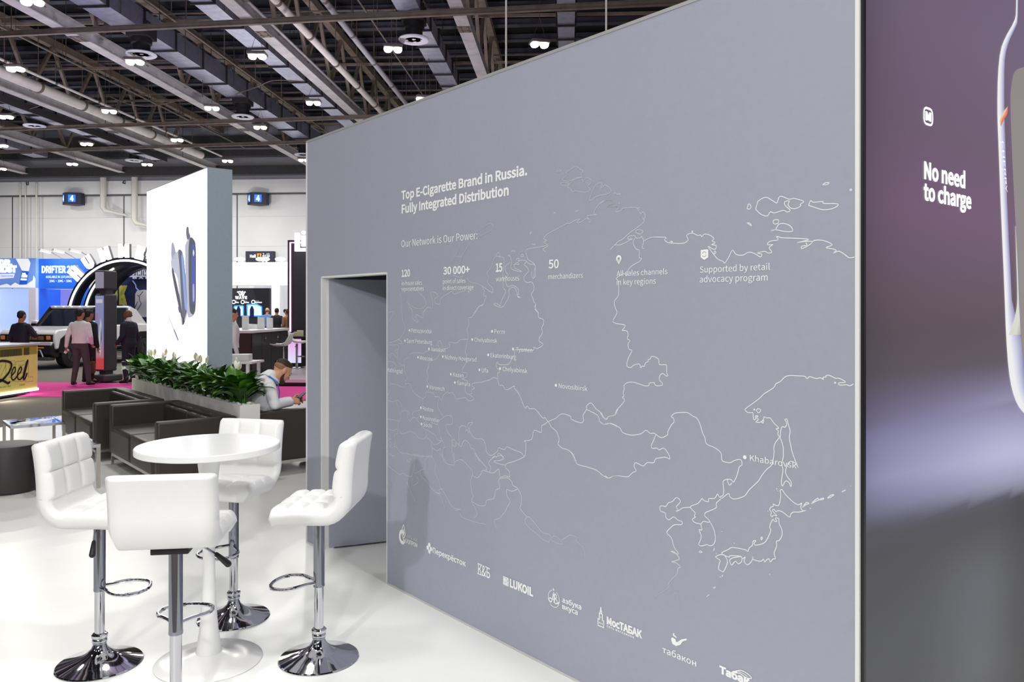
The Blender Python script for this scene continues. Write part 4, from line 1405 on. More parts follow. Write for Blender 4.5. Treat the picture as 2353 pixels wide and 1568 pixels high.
TB = FL(480, 1519)                             # the table's foot
stool('bar_stool', 'white quilted bar stool nearest the grey wall, seen side on', FL(733, 1513.5), (-1, 0.05))
stool('bar_stool', 'white quilted bar stool with its inner back facing the table, beside the glass table', FL(229, 1526), (1, 0.0))
s3 = P(404, 1500, 3.14)
stool('bar_stool', 'white bar stool turned away from the viewer, its plain low back hiding the table foot', (s3.x, s3.y), (-0.136, 0.99), 0.085, 0.215, 0.415, 0.455)
stool('bar_stool', 'white quilted bar stool behind the round table, before the dark sofa', FL(537, 1420), (-0.24, -0.97), 0.0, 0.285, 0.33, 0.40)

r = thing('bar_table', 'tall round white pedestal table between the four bar stools', 'table', (TB.x, TB.y, 0))
mb = MB(); mb.lathe([(0.02, 1.012), (0.325, 1.012), (0.331, 1.016), (0.331, 1.040), (0.327, 1.044), (0.02, 1.044)], 72); mb.build('table_top', M_GLOSSW, r)
mb = MB(); mb.lathe([(0.01, 0.03), (0.06, 0.045), (0.053, 0.09), (0.043, 0.16), (0.034, 0.27), (0.029, 0.40), (0.028, 0.52), (0.031, 0.66), (0.036, 0.78), (0.043, 0.88), (0.052, 0.96), (0.06, 1.011), (0.02, 1.012)], 40); mb.build('stem', M_GLOSSW, r)
mb = MB(); mb.lathe([(0.02, 0.0), (0.245, 0.0), (0.248, 0.004), (0.243, 0.008), (0.17, 0.014), (0.10, 0.026), (0.066, 0.044), (0.02, 0.046)], 64); mb.build('base', M_GLOSSW, r)

# ================================================================== sofas
M_SOFA = mat('dark_leather', (58, 51, 46), 0.42, bump=0.12, scale=45, spec=0.5)
M_STEELB2 = mat('brushed_steel', (205, 200, 192), 0.25, 0.9)


def sofa(label, origin, rz, Ls=1.79, D=0.74):
    """local x: from the back to the front, local y: along the sofa, z up; origin at a back corner"""
    r = thing('leather_sofa', label, 'sofa', (origin.x, origin.y, 0), rz, 'dark leather sofas by the planter')
    A, Hs = 0.105, 0.65
    mb = MB(); mb.box(0, 0.14, A + 0.002, Ls - A - 0.002, 0.13, Hs); mb.build('backrest', M_SOFA, r, bevel=0.022, seg=3)
    for y in (0, Ls - A):
        mb = MB(); mb.box(0, D, y, y + A, 0.13, Hs); mb.build('arm', M_SOFA, r, bevel=0.022, seg=3)
    h = (Ls - 2 * A) / 2
    for y in (A, A + h):
        mb = MB(); mb.box(0.142, D + 0.015, y + 0.003, y + h - 0.002, 0.13, 0.43); mb.build('seat_cushion', M_SOFA, r, bevel=0.045, seg=4)
        mb = MB(); mb.box(0.14, 0.20, y + 0.004, y + h - 0.003, 0.42, Hs - 0.03); mb.build('back_cushion', M_SOFA, r, bevel=0.025, seg=3)
    mb = MB()
    for x in (0.03, D - 0.03):
        mb.bar((x, 0.03, 0.115), (x, Ls - 0.03, 0.115), 0.025, 0.03)
    for y in (0.03, Ls - 0.03):
        mb.bar((0.03, y, 0.115), (D - 0.03, y, 0.115), 0.025, 0.03)
    mb.build('base_frame', M_STEELB2, r, smooth=0)
    for x in (0.03, D - 0.03):
        for y in (0.03, Ls - 0.03):
            mb = MB(); mb.box(x - 0.0125, x + 0.0125, y - 0.0125, y + 0.0125, 0, 0.10); mb.build('leg', M_STEELB2, r, smooth=0)
    return r

KA = Vector((-3.243, 7.28, 0))                  # front corner of the nearer sofa
backA = KA + V * 0.74
sofa('dark brown leather two seat sofa directly behind the round bar table', backA + U * 1.79, ANG_V + math.pi)
KB = Vector((-4.59, 8.75, 0))
sofa('dark brown leather two seat sofa beside the glass table with leaflets', KB + V * 0.74 + U * 1.79, ANG_V + math.pi)
OC = Vector((-2.57, 7.985, 0))
sofa('dark sofa behind the planter, carrying the person with the phone', OC, ANG_V)

# glass side tables
M_GLASS = bpy.data.materials.new('clear_glass')
M_GLASS.use_nodes = True
gb = M_GLASS.node_tree.nodes['Principled BSDF']
gb.inputs['Base Color'].default_value = (0.93, 0.97, 0.96, 1)
gb.inputs['Roughness'].default_value = 0.02
gb.inputs['Transmission Weight'].default_value = 1.0
gb.inputs['IOR'].default_value = 1.08


def glass_table(label, corner, lx=0.53, ly=0.6, h=0.415):
    """corner: the corner nearest the camera; x along V, y along U"""
    r = thing('glass_table', label, 'side table', (corner.x, corner.y, 0), ANG_V, 'glass side tables by the sofas')
    w = 0.03
    for x in (w / 2, lx - w / 2):
        for y in (w / 2, ly - w / 2):
            mb = MB(); mb.box(x - w / 2, x + w / 2, y - w / 2, y + w / 2, 0, h - 0.03); mb.build('leg', M_STEELB2, r, smooth=0)
    mb = MB()
    for y in (w / 2, ly - w / 2):
        mb.bar((0, y, h - 0.015), (lx, y, h - 0.015), w, 0.03)
    for x in (w / 2, lx - w / 2):
        mb.bar((x, w, h - 0.015), (x, ly - w, h - 0.015), w, 0.03)
    mb.build('top_frame', M_CHROME, r, smooth=0)
    mb = MB(); mb.box(w, lx - w, w, ly - w, h - 0.012, h - 0.003); mb.build('glass_top', M_GLASS, r, smooth=0)
    return r

T1 = FL(24, 980, 0.415); T2 = FL(82.6, 1035.5, 0.415)
glass_table('chrome and glass side table with white leaflets lying on it', T1)
glass_table('chrome and glass side table just behind the backrest of a bar stool', T2)


def leaflet(label, corner, x, y, w, h, rz, rgb, z=0.4125):
    p = corner + V * x + U * y
    mb = MB(); mb.box(-w / 2, w / 2, -h / 2, h / 2, 0, 0.003)
    o = mb.build('leaflet', mat('paper_' + '_'.join(map(str, rgb)), rgb, 0.5), smooth=0)
    o.location = (p.x, p.y, z); o.rotation_euler = (0, 0, ANG_V + rz)
    tag(o, label, 'leaflet', 'leaflets on the glass tables')
leaflet('white leaflet with a dark corner on the glass table', T1, 0.2, 0.2, 0.15, 0.21, 0.5, (236, 236, 238))
leaflet('pale blue leaflet on the glass table, towards the sofa', T1, 0.36, 0.33, 0.15, 0.21, -0.6, (222, 225, 234))
leaflet('dark grey folder lying under the white leaflet', T1, 0.15, 0.28, 0.16, 0.22, 0.9, (70, 70, 74), 0.409)
leaflet('white leaflet on the second glass table, beside the stool back', T2, 0.42, 0.42, 0.15, 0.21, 0.2, (238, 238, 246))

# ottoman at the edge of the picture
mb = MB(); mb.lathe([(0.05, 0.0), (0.235, 0.0), (0.25, 0.02), (0.25, 0.40), (0.235, 0.43), (0.20, 0.438), (0.05, 0.44)], 40)
o = mb.build('ottoman', mat('charcoal_leatherette', (50, 48, 48), 0.5, bump=0.1, scale=60))
o.location = (-4.69, 7.42, 0)
tag(o, 'round charcoal ottoman cut by the picture edge beside a glass table', 'ottoman')

# ================================================================== planters with peace lilies
M_PLANTER = mat('white_planter', (238, 234, 230), 0.45, noise=0.02, scale=4)
M_LEAF = [mat('lily_leaf_%s' % n, c, 0.32, noise=0.35, scale=9, spec=0.6) for n, c in (('deep', (38, 84, 22)), ('mid', (58, 110, 30)), ('bright', (84, 132, 44)))]
M_SPATHE = mat('lily_spathe', (238, 238, 226), 0.5)
M_SPADIX = mat('lily_spadix', (216, 200, 110), 0.6)
M_PEBBLE = mat('white_pebble', (240, 239, 236), 0.5)
PL0 = Vector((-2.64, 7.73, 0))
PW, PLEN, PH = 0.20, 1.93, 0.754


def planter(label, o):
    r = thing('planter', label, 'planter', (o.x, o.y, 0), ANG_V, 'white planters with peace lilies')
    mb = MB()
    t = 0.012
    mb.box(0, PW, 0, t, 0, PH); mb.box(0, PW, PLEN - t, PLEN, 0, PH)
    mb.box(0, t, t, PLEN - t, 0, PH); mb.box(PW - t, PW, t, PLEN - t, 0, PH)
    mb.build('trough', M_PLANTER, r, smooth=0)
    mb = MB(); mb.box(t, PW - t, t, PLEN - t, PH - 0.08, PH - 0.045); mb.build('soil', mat('potting_soil', (60, 48, 38), 0.9), r, smooth=0)
    return r
planter('white planter box behind the nearer sofa, ending beside the seated person', PL0)
PL1 = PL0 + U * (PLEN + 0.03)
planter('white planter box in line behind the first, in front of the lightbox', PL1)
for o_, lab in ((PL0, 'white pebbles covering the planter beside the seated person'), (PL1, 'white pebbles covering the planter in front of the lightbox')):
    mb = MB()
    for _ in range(230):
        x, y = random.uniform(0.02, PW - 0.02), random.uniform(0.02, PLEN - 0.02)
        s = random.uniform(0.010, 0.019)
        mb.ball((x, y, PH - 0.040 + random.uniform(0, 0.035)), (s * random.uniform(.8, 1.4), s * random.uniform(.8, 1.4), s * 0.8), 7, 4)
    o = mb.build('white_pebbles', M_PEBBLE)
    o.location = (o_.x, o_.y, 0); o.rotation_euler = (0, 0, ANG_V)
    tag(o, lab, 'pebbles', None, 'stuff')


def leaf_blade(mb, base, az, length, width, arch, tilt):
    """an arching pointed blade on a stalk"""
    n = 14
    d = Vector((math.cos(az), math.sin(az), 0)); s = Vector((-d.y, d.x, 0))
    p = Vector(base); el = tilt
    rows = []
    stalk = 0.34
    for i in range(n + 1):
        t = i / n
        if t < stalk:
            w = 0.004
        else:
            q = (t - stalk) / (1 - stalk)
            w = width * (math.sin(math.pi * q ** 0.75) ** 0.85) * 0.5 + 0.0015
        up = Vector((0, 0, 1)) * math.cos(el) - d * math.sin(el)
        fold = 0.28
        rows.append((p + s * w + up * w * fold, p.copy(), p - s * w + up * w * fold))
        p = p + (d * math.cos(el) + Vector((0, 0, 1)) * math.sin(el)) * (length / n)
        el -= arch / n * (0.4 + 1.4 * t)
    vs = [q for r_ in rows for q in r_]
    fs = []
    for i in range(n):
        for k in (0, 1):
            a = 3 * i + k
            fs.append((a, a + 1, a + 4, a + 3))
    mb.add(vs, fs)


def lily(seed, label, flowers):
    random.seed(seed)
    r = thing('peace_lily', label, 'plant', (0, 0, 0), 0, 'peace lilies in the white planters')
    for m in M_LEAF:
        mb = MB()
        for _ in range(17):
            az = random.uniform(0, 2 * math.pi)
            leaf_blade(mb, (random.uniform(-.03, .03), random.uniform(-.04, .04), -0.03), az, random.uniform(0.30, 0.44), random.uniform(0.10, 0.15), random.uniform(0.7, 1.9), random.uniform(0.85, 1.5))
        o = mb.build('foliage', m, r, smooth=1.0)
    for _ in range(flowers):
        az = random.uniform(0, 6.28)
        h = random.uniform(0.30, 0.38)
        tp = Vector((math.cos(az) * 0.09, math.sin(az) * 0.09, h))
        mb = MB(); mb.tube([(0, 0, -0.03), (tp.x * .4, tp.y * .4, h * .6), tuple(tp)], 0.004, 6); st = mb.build('flower_stalk', M_LEAF[2], r)
        mb = MB()
        rows = []
        for i in range(8):
            t = i / 7
            w = 0.026 * math.sin(math.pi * min(1, 0.08 + t * 0.92)) ** 0.8 + 0.0008
            c = tp + Vector((math.cos(az) * (0.015 * math.sin(t * 3)), math.sin(az) * (0.015 * math.sin(t * 3)), 0.085 * t))
            s = Vector((-math.sin(az), math.cos(az), 0)); b = Vector((math.cos(az), math.sin(az), 0))
            rows.append([c + s * w - b * w * .5, c + b * .010, c - s * w - b * w * .5])
        mb.add([q for r_ in rows for q in r_], [(3 * i + k, 3 * i + k + 1, 3 * i + k + 4, 3 * i + k + 3) for i in range(7) for k in (0, 1)])
        mb.build('spathe', M_SPATHE, st, smooth=1.0)
        mb = MB(); q = tp - Vector((math.cos(az), math.sin(az), 0)) * .014; mb.capsule(q + Vector((0, 0, .01)), q + Vector((0, 0, .06)), 0.007, 0.005, 8); mb.build('spadix', M_SPADIX, st)
    return r

LAB = ['peace lily with glossy leaves among the pebbles of the planter beside the seated person', 'peace lily with glossy leaves among the pebbles of the planter before the lightbox']
protos = [lily(11, LAB[0], 1), lily(12, LAB[0], 1), lily(13, LAB[0], 2), lily(15, LAB[0], 0)]
order = [2, 1, 0, 3, 0, 1, 2, 0, 3, 1, 0, 2, 1, 3]
used = set()
for i, k in enumerate(order):
    o_, j = (PL0, i) if i < 7 else (PL1, i - 7)
    p = o_ + U * ((0.24 if i == 0 else 0.15) + 0.27 * j) + V * (PW / 2 + random.uniform(-.02, .02))
    rz = random.uniform(0, 6.28)
    if k not in used:
        used.add(k); q = protos[k]; q.location = (p.x, p.y, PH); q.rotation_euler = (0, 0, rz); q['label'] = LAB[i // 7]
    else:
        dup(protos[k], (p.x, p.y, PH), rz, LAB[i // 7])
random.seed(5)

# ================================================================== the white lightbox behind the planters
M_LBWHITE = mat('lit_white_sheet', (250, 250, 250), 0.4, emit=(255, 255, 255), power=1.5)
M_LBSIDE = mat('grey_blue_side', (164, 178, 190), 0.5, noise=0.03, scale=30)
CB = P(476, 384, 9.75)                          # near front edge, top
CH = CB.z
CF = Face(Vector((CB.x, CB.y, 0)), -U, -V)
CL = CF.px(337, 437)[0]
cl = thing('lightbox', 'tall glowing white lightbox with pictured devices and a grey blue side, behind the planters', 'lightbox')
def cbox(mb, s0, s1, z0, z1, d0, d1):
    return wbox(mb, s0, s1, z0, z1, d0, d1, CF)
DEP = 0.31
mb = MB(); cbox(mb, CL, 0, 0, CH, -DEP, -0.004); mb.build('casing', M_LBSIDE, cl, smooth=0)
mb = MB(); cbox(mb, CL + 0.012, -0.012, 0.02, CH - 0.012, -0.004, 0.001); mb.build('lit_sheet', M_LBWHITE, cl, smooth=0)
M_DEV = print_mat('device_sheet', 0.9, 0.4)
def dev(name, poly_px, c, off):
    mb = MB(); CF.poly(mb, [CF.px(*p) for p in poly_px], off, lin(c)); return mb.build(name, M_DEV, cl, smooth=0)
CK = crop(370, 430, 4.236)
def devc(pts, c, off, n=3):
    return dev('device_print', spline([CK(*p) for p in pts], n, True), c, off)
devc([(250, 395), (270, 392), (275, 440), (288, 485), (262, 515), (248, 470)], (120, 120, 140), 0.003)
devc([(262, 515), (290, 488), (320, 510), (342, 600), (342, 1100), (330, 1230), (290, 1268), (258, 1240), (245, 1000), (236, 620), (240, 560)], (196, 198, 214), 0.003)
devc([(290, 492), (325, 520), (342, 620), (342, 1100), (328, 1225), (300, 1235), (278, 1150), (270, 700), (275, 540)], (92, 98, 108), 0.0035)
devc([(318, 565), (332, 590), (334, 1100), (318, 1122), (304, 1090), (304, 600)], (92, 104, 186), 0.004)
devc([(320, 610), (328, 640), (320, 676), (313, 640)], (240, 242, 255), 0.0045)
devc([(312, 960), (326, 955), (328, 1100), (314, 1100)], (176, 184, 224), 0.0045)
devc([(105, 560), (124, 545), (148, 640), (165, 640), (150, 700), (104, 690)], (176, 176, 196), 0.003)
devc([(165, 625), (180, 608), (215, 650), (245, 900), (258, 1150), (250, 1270), (215, 1342), (195, 1290), (165, 900), (108, 800), (104, 690)], (206, 206, 224), 0.003)
devc([(112, 785), (130, 830), (180, 1050), (212, 1250), (210, 1290), (170, 1150), (112, 860)], (100, 98, 112), 0.0035)
devc([(170, 625), (200, 620), (225, 700), (250, 1000), (256, 1180), (240, 1260), (218, 1310), (205, 1180), (185, 800)], (112, 116, 128), 0.0035)
devc([(205, 665), (218, 665), (258, 1180), (245, 1190), (232, 1150), (202, 720)], (150, 176, 238), 0.004)
devc([(212, 1260), (235, 1310), (213, 1345)], (84, 78, 90), 0.0045, 2)
devc([(168, 1170), (180, 1170), (190, 1220), (180, 1225)], (110, 110, 150), 0.0045, 2)
devc([(45, 1180), (60, 1210), (168, 1470), (165, 1490), (125, 1400)], (222, 226, 244), 0.003)
devc([(126, 1388), (140, 1400), (170, 1480), (163, 1492)], (110, 120, 180), 0.0035, 2)
for pts in ([(55, 172), (64, 170), (64, 174), (55, 176)], [(96, 158), (104, 157), (104, 161), (96, 162)], [(122, 150), (130, 148), (130, 152), (122, 154)], [(145, 142), (156, 140), (156, 145), (145, 147)],
            [(52, 222), (60, 220), (60, 224), (52, 226)], [(94, 218), (102, 215), (102, 219), (94, 222)], [(144, 202), (158, 198), (158, 203), (144, 206)]):
    devc(pts, (190, 192, 226), 0.003, 1)
# ================================================================== people
SKIN = {'fair': mat('skin_fair', (214, 158, 126), 0.5), 'tan': mat('skin_tan', (176, 116, 80), 0.5), 'brown': mat('skin_brown', (120, 76, 52), 0.5)}
M_HAIRB = mat('hair_dark_brown', (58, 42, 32), 0.7, noise=0.3, scale=40)
M_HAIRK = mat('hair_black', (24, 22, 24), 0.6)
M_SHIRTW = mat('white_shirt', (238, 238, 242), 0.7, noise=0.03, scale=12, bump=0.15)
M_SUITN = mat('navy_suit', (26, 30, 50), 0.75)
M_SUITK = mat('black_suit', (24, 24, 28), 0.75)
M_TROUS = mat('grey_trousers', (76, 68, 74), 0.8)
M_SHOE = mat('black_shoe', (20, 18, 18), 0.35)


def remesh(v, it=5):
    def f(o):
        m = o.modifiers.new('one_skin', 'REMESH'); m.mode = 'VOXEL'; m.voxel_size = v; m.use_smooth_shade = True
        s = o.modifiers.new('relax', 'SMOOTH'); s.factor = 0.5; s.iterations = it
    return f


def spine_rings(sp, grow=0.0, i0=0, i1=None):
    sp = sp[i0:i1]
    n = len(sp)
    R = []
    for i, (x, z, hd, hw) in enumerate(sp):
        a, b = sp[max(i - 1, 0)], sp[min(i + 1, n - 1)]
        t = Vector((b[0] - a[0], 0, b[1] - a[1])).normalized()
        fwd = Vector((t.z, 0, -t.x))
        ring = []
        for k in range(20):
            q = 2 * math.pi * k / 20
            c, s = math.cos(q), math.sin(q)
            ring.append(Vector((x, 0, z)) + fwd * ((hd + grow) * math.copysign(abs(c) ** .85, c)) + Vector((0, 1, 0)) * ((hw + grow) * math.copysign(abs(s) ** .8, s)))
        R.append(ring)
    return R


def hand(mb, w, d, side, up=(0, 0, 1), curl=0.5, sc=1.0):
    """wrist w, direction d of the hand, «side»: the thumb's side"""
    w, d, t = Vector(w), Vector(d).normalized(), Vector(side).normalized()
    t = (t - d * t.dot(d)).normalized()
    pn = d.cross(t)                                    # into the palm
    if pn.dot(Vector(up)) > 0:
        pn = -pn
    k = sc
    for j, o in enumerate((-0.026, -0.009, 0.009, 0.026)):
        mb.capsule(w + t * o * 0.5 * k, w + d * 0.085 * k + t * o * k, 0.014 * k, 0.0125 * k, 8)
        L = (0.068, 0.078, 0.082, 0.072)[j] * k
        b = w + d * 0.088 * k + t * o * 1.05 * k
        d1 = (d * math.cos(curl) + pn * math.sin(curl)).normalized()
        d2 = (d * math.cos(curl * 2.2) + pn * math.sin(curl * 2.2)).normalized()
        m_ = b + d1 * L * 0.5
        mb.capsule(b, m_, 0.0098 * k, 0.0088 * k, 8)
        mb.capsule(m_, m_ + d2 * L * 0.5, 0.0088 * k, 0.0075 * k, 8)
    b = w + d * 0.03 * k + t * 0.026 * k
    m_ = b + (d * 0.6 + t * 0.75).normalized() * 0.04 * k
    mb.capsule(b, m_, 0.0135 * k, 0.0105 * k, 8)
    mb.capsule(m_, m_ + (d * 0.85 + t * 0.25 + pn * 0.4).normalized() * 0.034 * k, 0.0105 * k, 0.0085 * k, 8)


def rot_head(c, pitch, yaw):
    M = Matrix.Translation(Vector(c)) @ Matrix.Rotation(yaw, 4, 'Z') @ Matrix.Rotation(pitch, 4, 'Y')
    return M


def head_mesh(M):
    """a head about its middle (between the ears), face to +x"""
    h = MB()
    h.ball((-0.012, 0, 0.03), (0.098, 0.076, 0.092), 24, 16)
    h.ball((0.022, 0, -0.03), (0.068, 0.062, 0.085), 20, 14)
    h.capsule((0.045, 0, -0.088), (0.062, 0, -0.086), 0.03, 0.024, 14)
    h.capsule((0.02, 0.035, -0.075), (-0.02, 0.055, -0.03), 0.022, 0.022, 10); h.capsule((0.02, -0.035, -0.075), (-0.02, -0.055, -0.03), 0.022, 0.022, 10)
    h.capsule((0.082, 0, 0.012), (0.104, 0, -0.026), 0.010, 0.0155, 10)                      # nose
    h.capsule((0.096, 0.012, -0.03), (0.09, 0.014, -0.03), 0.009, 0.008, 8); h.capsule((0.096, -0.012, -0.03), (0.09, -0.014, -0.03), 0.009, 0.008, 8)
    h.capsule((0.078, -0.035, 0.026), (0.078, 0.035, 0.026), 0.014, 0.014, 10)               # brow
    h.capsule((0.078, -0.016, -0.055), (0.078, 0.016, -0.055), 0.009, 0.009, 8)              # lips
    h.capsule((0.076, -0.014, -0.067), (0.076, 0.014, -0.067), 0.009, 0.009, 8)
    for s in (-1, 1):
        h.ball((0.06, s * 0.042, -0.012), (0.022, 0.02, 0.02), 10, 8)                        # cheeks
        h.ball((-0.014, s * 0.083, -0.002), (0.022, 0.012, 0.036), 12, 8)                        # ears
    return h.move(M)


def figure(label, loc, rz, sc, spine, arms, legs, head, skin, clothes, hair=None, neck_r=0.055, voxel=0.013, cat='person', bald=False):
    """spine: pelvis to neck (x, z, half depth, half width); arms/legs: chains of joints; clothes: list of (name, material, pieces)"""
    r = thing('person', label, cat, (loc[0], loc[1], loc[2] if len(loc) > 2 else 0), rz)
    r.scale = (sc, sc, sc)
    c, pitch, yaw = head
    M = rot_head(c, pitch, yaw)
    b = MB()
    b.loft(spine_rings(spine))
    b.capsule((spine[-1][0], 0, spine[-1][1] - 0.03), M @ Vector((-0.02, 0, -0.04)), neck_r * 1.1, neck_r, 16)
    hm = head_mesh(M); b.add(hm.v, hm.f)
    for sh, el, wr, hd, th, curl in arms:
        b.capsule(sh, el, 0.052, 0.042); b.capsule(el, wr, 0.043, 0.028)
        hand(b, wr, hd, th, curl=curl)
    for hp, kn, an, toe in legs:
        b.capsule(hp, kn, 0.088, 0.056); b.capsule(kn, an, 0.058, 0.038); b.capsule(an, toe, 0.04, 0.028)
    b.build('body', SKIN[skin], r, mods=(remesh(voxel),))
    for name, m, what in clothes:
        g = MB()
        for w in what:
            if w[0] == 'torso':
                g.loft(spine_rings(spine, w[3], w[1], w[2]))
            elif w[0] == 'arms':
                for sh, el, wr, *_ in arms:
                    end = Vector(el) + (Vector(wr) - Vector(el)) * w[2]
                    g.capsule(sh, el, 0.058 + w[1], 0.048 + w[1])
                    if w[2] > 0:
                        g.capsule(el, end, 0.048 + w[1], 0.036 + w[1])
            elif w[0] == 'legs':
                for hp, kn, an, toe in legs:
                    g.capsule(hp, kn, 0.095 + w[1], 0.068 + w[1]); g.capsule(kn, Vector(an) + Vector((0, 0, 0.015)), 0.068 + w[1], 0.052 + w[1])
            elif w[0] == 'feet':
                for hp, kn, an, toe in legs:
                    an, toe = Vector(an), Vector(toe)
                    g.capsule(an + Vector((-0.03, 0, -0.035)) * 1, toe, 0.045, 0.036)
            elif w[0] == 'extra':
                for a in w[1]:
                    g.capsule(*a)
        g.build(name, m, r, mods=(remesh(voxel),))
    if hair:
        g = MB()
        if bald:
            g.ball((-0.032, 0, -0.012), (0.084, 0.0785, 0.04), 20, 12)
        else:
            g.ball((-0.02, 0, 0.045), (0.098, 0.0815, 0.088), 24, 16)
            g.ball((-0.05, 0, 0.01), (0.065, 0.074, 0.075), 18, 12)
        g.move(M)
        g.build('hair', hair, r, mods=(remesh(0.01, 3),))
    return r, M


STAND = [(0, .84, .10, .14), (0, .95, .115, .165), (0, 1.07, .105, .15), (0, 1.22, .118, .165), (0, 1.34, .112, .18), (-.005, 1.42, .085, .15), (-.01, 1.47, .06, .07)]


def standing(label, loc, rz, sc, skin, top, bottom, hair, arms=None, legs=None, head=((0.02, 0, 1.62), 0.05, 0), jacket=False, bald=False, sleeve=0.96, extra=None):
    if arms is None:
        arms = [((0, s * .185, 1.38), (-.03, s * .25, 1.10), (.03, s * .25, .86), (0.1, 0, -1), (1, 0, 0), 0.35) for s in (-1, 1)]
    if legs is None:
        legs = [((0, s * .085, .88), (.02, s * .10, .49), (-.02, s * .11, .09), (.13, s * .13, .035)) for s in (-1, 1)]
    cl = [('trousers', bottom, [('torso', 0, 3, 0.012), ('legs', 0.004)]), ('shoes', M_SHOE, [('feet',)])]
    i0 = 0 if jacket else 1
    cl.append(('jacket' if jacket else 'shirt', top, [('torso', i0, 7, 0.024 if jacket else 0.018), ('arms', 0.012 if jacket else 0.006, sleeve)]))
    if extra:
        cl += extra
    return figure(label, loc, rz, sc, STAND, arms, legs, head, skin, cl, hair, bald=bald)


# --- the man with the phone, seated on the far sofa: x along V, y along U from the sofa's back corner
SP_ = [(.30, .43, .13, .18), (.27, .53, .14, .185), (.225, .64, .135, .18), (.20, .75, .13, .19), (.205, .84, .115, .195), (.235, .905, .085, .15), (.275, .945, .06, .075)]
my = 0.335
seat_arms = [((.205, -.20, .865), (.225, -.268, .705), (.47, -.13, .70), (1, .15, .05), (0, .5, 1), 0.75),
             ((.235, .20, .865), (.33, .225, .64), (.55, .06, .70), (1, -.25, .1), (0, -.5, 1), 0.75)]
seat_legs = [((.30, -.10, .52), (.74, -.12, .52), (.78, -.12, .09), (.93, -.13, .035)), ((.30, .10, .52), (.74, .15, .52), (.76, .15, .09), (.91, .17, .035))]
man, MH = figure('bearded person in a white shirt with a blue lanyard, bent over a phone', (OC.x + U.x * my, OC.y + U.y * my), ANG_V, 1.0,
                 SP_, seat_arms, seat_legs, ((.425, 0, 1.02), 0.62, 0.0), 'fair',
                 [('shirt', M_SHIRTW, [('torso', 0, 6, 0.02), ('arms', 0.008, 0.93), ('extra', [((.235, -.09, .905), (.215, -.19, .865), .06, .065), ((.235, .09, .905), (.225, .19, .865), .06, .065), ((.225, 0, .92), (.285, 0, .975), .10, .078)])]),
                  ('trousers', M_TROUS, [('legs', 0.004), ('torso', 0, 2, 0.012)]), ('shoes', M_SHOE, [('feet',)])], None, 0.062, 0.0085)
mb = MB()                                             # short hair, faded at the sides
mb.ball((-0.022, 0, 0.066), (0.090, 0.074, 0.066), 26, 18)
mb.ball((0.022, 0, 0.092), (0.048, 0.054, 0.034), 18, 12)
mb.move(MH); mb.build('hair', M_HAIRB, man, mods=(remesh(0.006, 3),))
mb = MB(); mb.ball((-0.034, 0, 0.03), (0.080, 0.0785, 0.062), 22, 14)
mb.move(MH); mb.build('faded_hair', mat('hair_fade', (150, 106, 80), 0.7), man, mods=(remesh(0.006, 3),))
mb = MB()                                             # beard
mb.capsule((0.048, 0, -0.098), (0.066, 0, -0.092), 0.034, 0.028, 14)
for s in (-1, 1):
    mb.capsule((0.05, s * 0.02, -0.095), (0.012, s * 0.052, -0.065), 0.027, 0.022, 12)
    mb.capsule((0.012, s * 0.054, -0.065), (-0.004, s * 0.066, -0.008), 0.021, 0.012, 12)
    mb.capsule((0.084, s * 0.006, -0.045), (0.07, s * 0.028, -0.06), 0.009, 0.009, 8)
mb.move(MH); mb.build('beard', mat('beard_brown', (70, 46, 34), 0.75, noise=0.3, scale=60), man, mods=(remesh(0.006, 3),))
for s in (-1, 1):
    mb = MB(); mb.ball((0.078, s * 0.03, 0.006), (0.011, 0.013, 0.008), 12, 8); mb.move(MH); mb.build('eye', mat('eye_dark', (60, 44, 40), 0.2), man)
    mb = MB(); mb.capsule((0.094, s * 0.012, 0.03), (0.082, s * 0.048, 0.03), 0.005, 0.004, 8); mb.move(MH); mb.build('eyebrow', M_HAIRB, man)
mb = MB()                                             # collar
ring = [Vector((.30 + .074 * math.cos(a) , .070 * math.sin(a), .968 - .05 * math.cos(a) - .01)) for a in [2 * math.pi * k / 24 for k in range(24)]]
mb.tube(ring, 0.015, 8, closed=True, flat=1.6)
mb.build('collar', M_SHIRTW, man)
mb = MB()                                             # lanyard
for s in (-1, 1):
    pts = [(.20, s * .02, 1.005), (.245, s * .085, .985), (.33, s * .10, .915), (.372, s * .055, .80), (.375, s * .012, .70)]
    for a, b_ in zip(pts, pts[1:]):
        mb.bar(a, b_, 0.018, 0.005, (0.6, s * 0.8, 0.2))
lan = mb.build('lanyard', mat('blue_lanyard', (70, 140, 214), 0.5), man)
mb = MB(); mb.box(.36, .385, -.02, .02, .66, .70); mb.build('clip', M_RUBBER, lan)
ph = Vector((.62, -.01, .735))
mb = MB(); mb.box(-0.004, 0.004, -0.037, 0.037, -0.075, 0.075)
mb.move(Matrix.Translation(Vector((OC.x, OC.y, 0)) + U * (my + ph.y) + V * ph.x + Vector((0, 0, ph.z))) @ Matrix.Rotation(ANG_V, 4, 'Z') @ Matrix.Rotation(0.9, 4, 'Y'))
tag(mb.build('phone', M_RUBBER, smooth=0, bevel=0.003), 'dark phone in the hands of the seated bearded person', 'phone')

